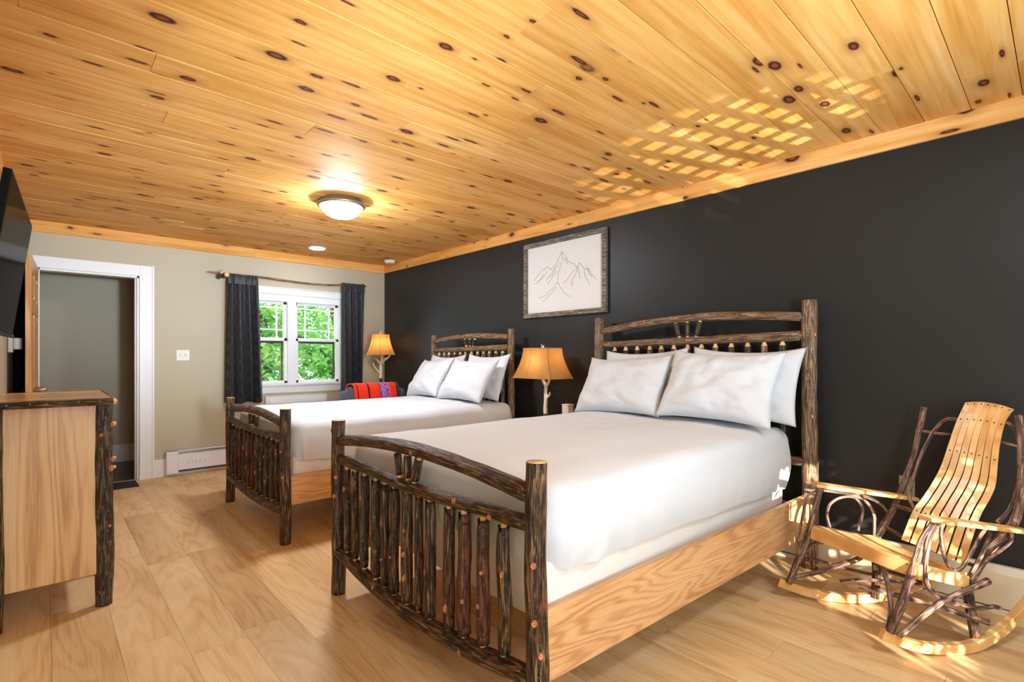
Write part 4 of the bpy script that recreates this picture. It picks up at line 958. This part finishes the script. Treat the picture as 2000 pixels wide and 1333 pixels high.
antler(L2, 'antler_stem', [([ap(0, 0.97), ap(0.004, 1.02), ap(0.0, 1.10), ap(0.004, 1.16), ap(0.05, 1.21), ap(0.10, 1.245), ap(0.13, 1.30)], [0.022, 0.019, 0.017, 0.018, 0.015, 0.012, 0.006]),
    ([ap(0.004, 1.16), ap(0.015, 1.21), ap(0.02, 1.29)], [0.016, 0.014, 0.012]),
    ([ap(0.0, 1.15), ap(-0.03, 1.19), ap(-0.065, 1.225)], [0.013, 0.009, 0.004]),
    ([ap(0.0, 1.04), ap(-0.045, 1.075), ap(-0.08, 1.12), ap(-0.095, 1.17)], [0.014, 0.012, 0.009, 0.004])])
antler(L2, 'finial', [([ap(0, 1.535), ap(-0.002, 1.56), ap(0.010, 1.60)], [0.008, 0.007, 0.003]), ([ap(0, 1.55), ap(-0.012, 1.575), ap(-0.014, 1.59)], [0.006, 0.005, 0.003])])
log('harp', [ap(0, 1.26), ap(0, 1.4), ap(0, 1.54)], 0.004, M['brass'], L2, seg=8)
vs, fs = lathe([(0.0, 0.05), (0.02, 0.042), (0.028, 0.02), (0.024, 0.0), (0.012, -0.02), (0.0, -0.022)], (cx, cy, 1.40), 16); fin('bulb', vs, fs, emit('lit_bulb_far', (1.0, 0.74, 0.44), 85.0), L2, None, None, True)

bxo = thing('small_box', (3.2, 2.80, 0.655), 'small cream box on the nightstand beside the rectangular lamp', 'box')
box('body', 3.165, 3.235, 2.765, 2.835, 0.655, 0.845, M['ivory'], bxo, 0.006)
box('lid', 3.163, 3.237, 2.763, 2.837, 0.845, 0.858, M['ivory'], bxo, 0.004)

# ------------------------------------------------------------------ armchair with throw
ac = thing('armchair', (2.78, 5.5, 0), 'slate upholstered armchair between the smaller bed and the window', 'armchair')
def cushion(name, x0, x1, y0, y1, z0, z1, bev): 
    vs, fs = cuboid(x0, x1, y0, y1, z0, z1, bev); o = fin(name, vs, fs, M['denim'], ac, None, None, True); return o
cushion('backrest', 2.41, 3.05, 5.20, 5.36, 0.28, 0.925, 0.06)
cushion('side_wing', 2.375, 2.45, 5.21, 5.40, 0.20, 0.880, 0.035)
cushion('side_wing', 3.02, 3.115, 5.21, 5.44, 0.20, 0.885, 0.045)
cushion('arm', 2.345, 2.44, 5.38, 5.85, 0.20, 0.62, 0.04)
cushion('arm', 3.02, 3.115, 5.38, 5.80, 0.20, 0.62, 0.04)
cushion('seat', 2.43, 3.03, 5.34, 5.84, 0.28, 0.46, 0.05)
box('frame', 2.40, 3.06, 5.24, 5.80, 0.14, 0.285, M['denim'], ac, 0.01)
for a in (2.42, 3.04):
    for b in (5.26, 5.78): log('leg', [(a, b, 0), (a, b, 0.15)], 0.022, M['bark'], ac, seg=10)
# throw over the backrest
N = 24; prof = [(5.172, 0.40), (5.172, 0.60), (5.170, 0.80), (5.176, 0.895), (5.20, 0.938), (5.25, 0.952), (5.31, 0.950), (5.36, 0.932), (5.383, 0.88), (5.386, 0.75), (5.386, 0.60)]
vs = []; fs = []; uv = []; x0, x1 = 2.45, 2.985
for i in range(N + 1):
    s = i / N
    for k, (yy, zz) in enumerate(prof):
        n_ = noise.noise(V((s * 6, k * 0.4, 2))) * 0.006; vs.append((x0 + (x1 - x0) * s + (0.01 * math.sin(k) if k < 3 else 0), yy + (n_ if yy > 5.28 else -abs(n_)), zz + abs(n_)))
K = len(prof)
for i in range(N):
    for k in range(K - 1): fs.append([i * K + k, (i + 1) * K + k, (i + 1) * K + k + 1, i * K + k + 1]); uv.append([(i / N, k / K), ((i + 1) / N, k / K), ((i + 1) / N, (k + 1) / K), (i / N, (k + 1) / K)])
o = fin('throw_blanket', vs, fs, M['throw'], None, None, uv, True); md = o.modifiers.new('thick', 'SOLIDIFY'); md.thickness = 0.008; md.offset = 1
tag(o, 'red wool throw with black and purple stripes draped over the armchair', 'blanket')

# ------------------------------------------------------------------ door mat
dm = thing('door_mat', (0.42, 6.17, 0), 'thin black mat on the floor in front of the doorway', 'mat')
box('mat_pad', 0.08, 0.675, 6.055, 6.335, 0.0, 0.008, M['mat'], dm, 0.003)
m = MB(); m.box(0.075, 0.68, 6.05, 6.058, 0.0, 0.0095); m.box(0.672, 0.68, 6.05, 6.338, 0.0, 0.0095); m.box(0.075, 0.083, 6.05, 6.338, 0.0, 0.0095); m.box(0.075, 0.68, 6.33, 6.338, 0.0, 0.0095); m.build('mat_binding', M['mat'], dm)

# ------------------------------------------------------------------ rocking chair
rc = thing('rocking_chair', (2.95, 0.55, 0), 'bentwood twig rocking chair with a slatted oak back in front of the black wall', 'chair')
tw = M['twig']
def stick(name, pts, r, ten=(0, 0), seg=10, step=0.03, wob=0.09, mat=None): return log(name, pts, [q * 0.9 for q in r] if isinstance(r, (list, tuple)) else r * 0.9, mat or tw, rc, ten, seg, step, wob, 0.02)
# rockers
rk = M['chair_oak']
def rocker(pts, n=24):
    P, _ = smooth_path([V(p) for p in pts], [1] * len(pts), 0.04)
    vs, fs = ribbon(P, 0.030, 0.042); o = fin('rocker', vs, fs, rk, rc)
    md = o.modifiers.new('b', 'BEVEL'); md.width = 0.003; md.segments = 2
    return o
rocker([(2.60, 0.53, 0.082), (2.70, 0.428, 0.036), (2.80, 0.34, 0.022), (2.90, 0.265, 0.030), (3.02, 0.198, 0.070), (3.12, 0.150, 0.122), (3.22, 0.105, 0.185)])
rocker([(2.82, 1.02, 0.078), (2.90, 0.905, 0.038), (2.99, 0.79, 0.022), (3.10, 0.66, 0.032), (3.21, 0.555, 0.072), (3.30, 0.48, 0.125), (3.36, 0.43, 0.17)])
# legs
stick('front_leg', [(2.86, 0.836, 0.589), (2.85, 0.866, 0.44), (2.84, 0.894, 0.321), (2.83, 0.97, 0.085)], [0.015, 0.017, 0.018, 0.018])
stick('front_leg', [(2.71, 0.373, 0.563), (2.68, 0.405, 0.49), (2.655, 0.423, 0.397), (2.64, 0.451, 0.284), (2.615, 0.500, 0.095)], [0.014, 0.017, 0.019, 0.019, 0.018])
stick('rear_leg', [(3.05, 0.655, 0.33), (3.065, 0.645, 0.18), (3.08, 0.655, 0.04)], [0.019, 0.020, 0.021], mat=M['bark'])
stick('rear_leg', [(2.925, 0.295, 0.30), (2.93, 0.280, 0.16), (2.93, 0.262, 0.045)], [0.021, 0.022, 0.023], mat=M['bark'])
# back posts
stick('back_post', [(3.06, 0.645, 0.345), (3.12, 0.613, 0.428), (3.18, 0.589, 0.501), (3.24, 0.553, 0.646), (3.28, 0.527, 0.77), (3.33, 0.497, 0.991)], [0.019, 0.019, 0.018, 0.017, 0.016, 0.016])
stick('back_post', [(2.93, 0.288, 0.27), (2.97, 0.265, 0.33), (3.02, 0.221, 0.427), (3.08, 0.148, 0.558), (3.17, 0.134, 0.794), (3.2, 0.145, 0.991)], [0.020, 0.020, 0.020, 0.019, 0.018, 0.017])
# arm boards
def board(name, A, B, w0, w1, th, par=rc, bev=0.003, out=1):
    A, B = V(A), V(B); T = (B - A); S = V((T.y, -T.x, 0)).normalized(); vs = []
    n = 6
    for i in range(n + 1):
        t = i / n; p_ = A + T * t; w = w0 + (w1 - w0) * t; 
        if i == 0: w *= 0.75
        for a, b in ((-1, -1), (1, -1), (1, 1), (-1, 1)): vs.append(p_ + S * a * w / 2 + V((0, 0, b * th / 2)))
    fs = [[0, 1, 2, 3], [n * 4 + 3, n * 4 + 2, n * 4 + 1, n * 4]] + [[i * 4 + k, i * 4 + 4 + k, i * 4 + 4 + (k + 1) % 4, i * 4 + (k + 1) % 4] for i in range(n) for k in range(4)]
    o = fin(name, vs, fs, rk, par); md = o.modifiers.new('b', 'BEVEL'); md.width = bev; md.segments = 2; md.limit_method = 'ANGLE'
    return o
board('arm_rest', (2.865, 0.866, 0.606), (3.215, 0.515, 0.540), 0.085, 0.06, 0.018)
board('arm_rest', (2.685, 0.398, 0.583), (3.08, 0.118, 0.508), 0.085, 0.06, 0.018)
# seat: front board, side aprons, cross slats
FLp, FRp = V((2.862, 0.905, 0.398)), V((2.652, 0.422, 0.398)); RLp, RRp = V((3.06, 0.650, 0.350)), V((2.90, 0.288, 0.322))
def panel(name, A, B, h, th, mat=rk, drop=V((0, 0, -1))):
    T = (B - A).normalized(); Nn = T.cross(V((0, 0, 1))).normalized() * th / 2; vs = []
    for p_ in (A, B):
        for s_, z in ((-1, 0), (1, 0), (1, 1), (-1, 1)): vs.append(p_ + Nn * s_ + drop * h * z)
    fs = [[0, 1, 2, 3], [7, 6, 5, 4]] + [[k, k + 4, (k + 1) % 4 + 4, (k + 1) % 4] for k in range(4)]
    o = fin(name, vs, fs, mat, rc); md = o.modifiers.new('b', 'BEVEL'); md.width = 0.003; md.segments = 2
    return o
Tf = (FRp - FLp).normalized()
fb = panel('front_board', FLp - Tf * 0.012, FRp + Tf * 0.02, 0.062, 0.022)
panel('side_apron', FLp + V((0.03, -0.03, -0.008)), RLp + V((0, 0, -0.01)), 0.055, 0.018)
panel('side_apron', FRp + V((0.03, -0.005, -0.008)), RRp + V((0, 0, -0.005)), 0.055, 0.018)
panel('rear_board', RLp + V((0, 0, -0.012)), RRp + V((0, 0, -0.012)), 0.05, 0.018)
for (A, dz) in ((FLp, 0), (FRp, 0)):
    for z in (-0.014, -0.048):
        s_ = 0.03 if A is FLp else -0.008; q_ = A + Tf * (s_ - 0.02) + V((0, 0, z)); nn = V((Tf.y, -Tf.x, 0)); nn = nn if nn.x < 0 else -nn
        knot_o = None
        vs, fs = lathe([(0.0, 0.0008), (0.003, 0.0006), (0.0035, -0.001)], (0, 0, 0), 8)
        bb = nn.cross(V((0, 0, 1))); vs = [q_ + nn * (0.011 + v[2]) + bb * v[0] + V((0, 0, 1)) * v[1] for v in map(V, vs)]; fin('screw', vs, fs, M['screw'], fb)
ns = 8
for i in range(ns):
    t0 = (i + 0.04) / ns; t1 = (i + 0.94) / ns
    sag = lambda t: -0.014 * math.sin(PI * t)
    vs = []
    for t in (t0, t1):
        for e in (0, 0.25, 0.5, 0.75, 1):
            a = FLp.lerp(RLp, t); b_ = FRp.lerp(RRp, t); p_ = a.lerp(b_, e); z = sag(t) - 0.010 * math.sin(PI * e)
            vs.append(p_ + V((0, 0, z + 0.008)))
    vs += [v - V((0, 0, 0.011)) for v in vs]
    fs = []
    for k in range(4): fs += [[k, k + 1, k + 6, k + 5], [k + 10, k + 15, k + 16, k + 11], [k, k + 10, k + 11, k + 1], [k + 5, k + 6, k + 16, k + 15]]
    fs += [[0, 5, 15, 10], [4, 14, 19, 9]]
    fin('seat_slat', vs, fs, rk, rc)
# back slats, seven, S-curved
LB = [(3.300, 0.335, 1.028), (3.235, 0.362, 0.936), (3.192, 0.386, 0.83), (3.155, 0.409, 0.729), (3.112, 0.431, 0.664), (3.045, 0.462, 0.589), (2.986, 0.489, 0.534), (2.965, 0.530, 0.392)]
RB = [(3.310, 0.165, 1.006), (3.255, 0.190, 0.955), (3.222, 0.206, 0.858), (3.199, 0.212, 0.762), (3.178, 0.217, 0.667), (3.133, 0.232, 0.61), (3.065, 0.262, 0.526), (2.945, 0.300, 0.345)]
PLb, _ = smooth_path(LB, [1] * 8, 0.04)
tt = [i / (len(PLb) - 1) for i in range(len(PLb))]
def along(pts, t):
    P = [V(p) for p in pts]; Ls = [0]
    for a, b in zip(P[:-1], P[1:]): Ls.append(Ls[-1] + (b - a).length)
    d = t * Ls[-1]
    for i in range(len(P) - 1):
        if d <= Ls[i + 1] + 1e-9:
            f = (d - Ls[i]) / (Ls[i + 1] - Ls[i]); p0 = P[max(i - 1, 0)]; p1 = P[i]; p2 = P[i + 1]; p3 = P[min(i + 2, len(P) - 1)]
            return 0.5 * ((2 * p1) + (p2 - p0) * f + (2 * p0 - 5 * p1 + 4 * p2 - p3) * f * f + (3 * p1 - p0 - 3 * p2 + p3) * f ** 3)
    return P[-1]
gapf = lambda t: 0.01 + 0.085 * min(1, max(0, (t - 0.12) / 0.5))
for i in range(7):
    vs = []; fs = []; n = 22
    for k in range(n + 1):
        t = k / n; a = along(LB, t); b_ = along(RB, t); g_ = gapf(t)
        s0 = (i + g_ * 1.0) / 7; s1 = (i + 1 - g_ * 1.0) / 7
        bow = lambda s: 0.035 * (1 - (2 * s - 1) ** 2) * (1 - t * 0.7)
        nd = (b_ - a).cross(V((0, 0, 1))).normalized(); nd = nd if nd.x > 0 else -nd
        p0 = a.lerp(b_, s0) + nd * bow(s0) * 0.6 + V((0, 0, bow(s0) * (0.4 if t < 0.05 else 0.2))); p1 = a.lerp(b_, s1) + nd * bow(s1) * 0.6 + V((0, 0, bow(s1) * (0.4 if t < 0.05 else 0.2)))
        vs += [p0, p1, p1 + nd * 0.008, p0 + nd * 0.008]
    for k in range(n):
        for q in range(4): fs.append([k * 4 + q, k * 4 + (q + 1) % 4, k * 4 + 4 + (q + 1) % 4, k * 4 + 4 + q])
    fs += [[0, 1, 2, 3], [n * 4 + q for q in range(4)]]
    sl = fin('back_slat', vs, fs, rk, rc)
    for t in (0.025, 0.13, 0.34, 0.80):
        a = along(LB, t); b_ = along(RB, t); s = (i + 0.5) / 7; nd = (b_ - a).cross(V((0, 0, 1))).normalized(); nd = nd if nd.x > 0 else -nd
        bw = 0.035 * (1 - (2 * s - 1) ** 2) * (1 - t * 0.7)
        pc = a.lerp(b_, s) + nd * (bw * 0.6 - 0.0015) + V((0, 0, bw * (0.4 if t < 0.05 else 0.2)))
        T = (along(LB, min(1, t + 0.03)) - along(LB, max(0, t - 0.03))).normalized(); bb = (b_ - a).normalized(); out = T.cross(bb).normalized(); out = out if out.x < 0 else -out
        vs, fs = lathe([(0.0, 0.0008), (0.0028, 0.0006), (0.0034, -0.0012)], (0, 0, 0), 8)
        fin('screw', [pc + out * (0.0012 + v[2]) + bb * v[0] + T * v[1] for v in map(V, vs)], fs, M['screw'], sl)
# bent hoops of the back, cross rods
stick('back_hoop', [(3.262, 0.352, 0.945), (3.27, 0.395, 0.945), (3.285, 0.44, 0.90), (3.262, 0.49, 0.78), (3.225, 0.52, 0.66), (3.16, 0.53, 0.56), (3.11, 0.50, 0.515), (3.05, 0.455, 0.50)], 0.0095)
stick('back_hoop', [(3.262, 0.19, 0.948), (3.24, 0.165, 0.93), (3.215, 0.145, 0.875), (3.18, 0.138, 0.77), (3.14, 0.150, 0.66), (3.10, 0.172, 0.58), (3.06, 0.205, 0.53)], 0.0095)
stick('back_rod', [(3.29, 0.500, 0.872), (3.272, 0.38, 0.866), (3.268, 0.24, 0.860), (3.18, 0.140, 0.852)], 0.009)
stick('back_rod', [(3.17, 0.595, 0.50), (3.09, 0.45, 0.50), (3.07, 0.30, 0.50), (3.075, 0.15, 0.515)], 0.010)
stick('back_rod', [(3.10, 0.62, 0.40), (3.02, 0.48, 0.375), (2.98, 0.27, 0.34)], 0.010)
# left arm loops
stick('arm_loop', [(2.886, 0.800, 0.400), (2.895, 0.815, 0.45), (2.905, 0.805, 0.51), (2.945, 0.765, 0.545), (2.985, 0.718, 0.545), (3.01, 0.690, 0.495), (3.0, 0.695, 0.44), (2.985, 0.705, 0.385)], 0.0075)
stick('arm_loop', [(2.90, 0.83, 0.575), (2.96, 0.76, 0.565), (3.02, 0.69, 0.535), (3.05, 0.655, 0.475), (3.05, 0.65, 0.42), (3.045, 0.65, 0.36)], 0.0085)
stick('arm_loop', [(2.95, 0.78, 0.578), (3.02, 0.70, 0.555), (3.08, 0.64, 0.52), (3.12, 0.61, 0.47)], 0.008)
stick('arm_loop', [(2.87, 0.85, 0.575), (2.85, 0.885, 0.55), (2.838, 0.905, 0.46), (2.835, 0.93, 0.30)], 0.007)
# right arm loops
stick('arm_loop', [(2.745, 0.352, 0.560), (2.755, 0.355, 0.49), (2.77, 0.345, 0.41), (2.81, 0.325, 0.355), (2.85, 0.300, 0.360), (2.88, 0.275, 0.42), (2.92, 0.245, 0.50), (2.945, 0.225, 0.535)], 0.0085)
stick('arm_loop', [(2.73, 0.36, 0.562), (2.675, 0.385, 0.50), (2.665, 0.395, 0.40), (2.70, 0.395, 0.31), (2.77, 0.370, 0.245), (2.86, 0.315, 0.200), (2.96, 0.255, 0.170), (3.04, 0.215, 0.165), (3.08, 0.20, 0.150)], [0.012, 0.013, 0.012, 0.011, 0.012, 0.012, 0.011, 0.010, 0.012])
stick('arm_loop', [(2.76, 0.36, 0.560), (2.72, 0.372, 0.552), (2.69, 0.392, 0.520), (2.665, 0.412, 0.45)], 0.014)
stick('arm_loop', [(2.96, 0.215, 0.525), (2.95, 0.23, 0.46), (2.93, 0.255, 0.38), (2.91, 0.275, 0.33)], 0.0085)
stick('arm_loop', [(3.02, 0.165, 0.515), (3.02, 0.16, 0.47), (2.98, 0.20, 0.42), (2.96, 0.24, 0.37)], 0.0085)
# lower braces
stick('brace', [(2.622, 0.475, 0.085), (2.70, 0.41, 0.165), (2.78, 0.35, 0.228), (2.86, 0.29, 0.262), (2.95, 0.225, 0.30)], [0.014, 0.013, 0.014, 0.014, 0.016])
stick('brace', [(2.74, 0.565, 0.345), (2.70, 0.535, 0.30), (2.665, 0.515, 0.24), (2.64, 0.505, 0.16), (2.628, 0.512, 0.10)], 0.011)
stick('brace', [(2.845, 0.95, 0.115), (2.90, 0.84, 0.165), (2.92, 0.78, 0.205), (2.93, 0.70, 0.255), (2.94, 0.64, 0.32)], [0.013, 0.013, 0.015, 0.014, 0.013])
stick('brace', [(2.85, 0.91, 0.24), (2.86, 0.885, 0.29), (2.89, 0.85, 0.310), (2.95, 0.78, 0.31)], 0.009)
stick('brace', [(2.86, 0.90, 0.235), (2.93, 0.80, 0.20), (3.0, 0.72, 0.175), (3.06, 0.655, 0.16)], 0.009)
stick('stretcher', [(2.80, 0.66, 0.18), (2.86, 0.50, 0.165), (2.90, 0.38, 0.15), (2.92, 0.28, 0.135), (2.93, 0.22, 0.130)], [0.012, 0.013, 0.013, 0.014, 0.015])
stick('stretcher', [(2.78, 0.73, 0.185), (2.83, 0.63, 0.21), (2.94, 0.45, 0.22), (3.05, 0.62, 0.20)], 0.010)

# ------------------------------------------------------------------ outside
struct(box('ground', -12, 24, 6.6, 40, -0.5, -0.15, M['asphalt']), 'pale driveway outside the window')
def tree(label, x, y, h, spread, nleaf, seed, group):
    rnd = random.Random(seed); t = thing('tree', (x, y, -0.15), label, 'tree', group)
    vs, fs, mi, uv = tube_data([(x, y, -0.2), (x + 0.1, y, h * 0.35), (x - 0.05, y + 0.1, h * 0.7), (x + 0.1, y, h)], [0.13, 0.10, 0.07, 0.02], 10, 0.3); fin('trunk', vs, fs, M['trunk'], t, None, None, True)
    cl = []
    for i in range(9):
        a = rnd.uniform(0, 2 * PI); z0 = h * rnd.uniform(0.12, 0.7); L_ = spread * rnd.uniform(0.6, 1.0)
        e = (x + L_ * math.cos(a), y + L_ * math.sin(a), z0 + rnd.uniform(-0.1, 0.9))
        vs, fs, mi, uv = tube_data([(x, y, z0), ((x + e[0]) / 2, (y + e[1]) / 2, (z0 + e[2]) / 2 + 0.15), e], [0.04, 0.025, 0.008], 7, 0.3); fin('branch', vs, fs, M['trunk'], t, None, None, True)
        for k in range(5): q = (k + 1) / 5; cl.append((x + (e[0] - x) * q, y + (e[1] - y) * q, z0 + (e[2] - z0) * q, 0.28 + 0.2 * q))
    vs = []; fs = []
    for i in range(nleaf):
        c0 = cl[rnd.randrange(len(cl))]; p_ = V((c0[0] + rnd.gauss(0, c0[3]), c0[1] + rnd.gauss(0, c0[3]), max(-0.05, c0[2] + rnd.gauss(0, c0[3] * 0.75)))); s = rnd.uniform(0.035, 0.075)
        R = Matrix.Rotation(rnd.uniform(0, 6.3), 3, 'Z') @ Matrix.Rotation(rnd.uniform(-0.9, 0.9), 3, 'X') @ Matrix.Rotation(rnd.uniform(-0.9, 0.9), 3, 'Y'); k = len(vs)
        vs += [p_ + R @ V(q) * s for q in ((0, -1, 0), (0.8, -0.25, 0.15), (0.45, 0.6, 0.1), (0, 1.2, -0.1), (-0.45, 0.6, 0.1), (-0.8, -0.25, 0.15))]
        fs += [[k, k + 1, k + 2, k + 3], [k, k + 3, k + 4, k + 5]]
    o = fin('foliage', vs, fs, M['leaf'], t, None, None, False, False); o['kind'] = 'stuff'
    return t
tree('leafy maple seen through the left half of the window', 2.75, 9.4, 3.6, 1.5, 3600, 3, 'trees outside the window')
tree('leafy maple seen through the right half of the window', 4.3, 9.9, 3.9, 1.6, 3800, 5, 'trees outside the window')
tree('taller tree behind the maples outside the window', 4.2, 12.8, 5.0, 2.3, 4500, 8, 'trees outside the window')
tree('farthest shrubby tree outside the window, left of the others', 3.0, 13.6, 4.5, 2.2, 4200, 11, 'trees outside the window')

# unseen bush added outside the low window to break the sun into flecks
sb = thing('dapple_shrub', (1.6, -1.75, 0), 'unseen bush added outside the low window to dapple the sun', 'dapple_shrub')
rnd = random.Random(21)
for k in range(5):
    vs, fs, mi, uv = tube_data([(1.25 + 0.17 * k, -1.75, -0.12), (1.28 + 0.17 * k, -1.72, 0.5), (1.24 + 0.18 * k, -1.78, 1.25)], [0.012, 0.009, 0.004], 7, 0.2); fin('stem', vs, fs, M['trunk'], sb, None, None, True)
vs = []; fs = []
for i in range(2300):
    p_ = V((rnd.uniform(0.9, 2.15) if i < 1500 else rnd.uniform(1.46, 2.1), -1.75 + rnd.gauss(0, 0.10), rnd.uniform(0.40, 1.5))); s_ = rnd.uniform(0.018, 0.036)
    if 1.04 < p_.x < 1.48 and 0.84 < p_.z < 1.24 and rnd.random() < 0.93: continue
    if any(math.hypot(p_.x - a, p_.z - b) < c + s_ for a, b, c in ((1.29, 0.575, 0.03), (1.36, 0.61, 0.022), (1.27, 0.69, 0.05), (1.20, 0.60, 0.02), (1.24, 0.78, 0.03))): continue
    R = Matrix.Rotation(rnd.uniform(0, 6.3), 3, 'Z') @ Matrix.Rotation(rnd.uniform(-1.4, 1.4), 3, 'X') @ Matrix.Rotation(rnd.uniform(-0.9, 0.9), 3, 'Y'); k = len(vs)
    vs += [p_ + R @ V(q) * s_ for q in ((0, -1, 0), (0.8, -0.25, 0.15), (0.45, 0.6, 0.1), (0, 1.2, -0.1), (-0.45, 0.6, 0.1), (-0.8, -0.25, 0.15))]
    fs += [[k, k + 1, k + 2, k + 3], [k, k + 3, k + 4, k + 5]]
o = fin('foliage', vs, fs, M['leaf'], sb, None, None, False, False); o['kind'] = 'stuff'
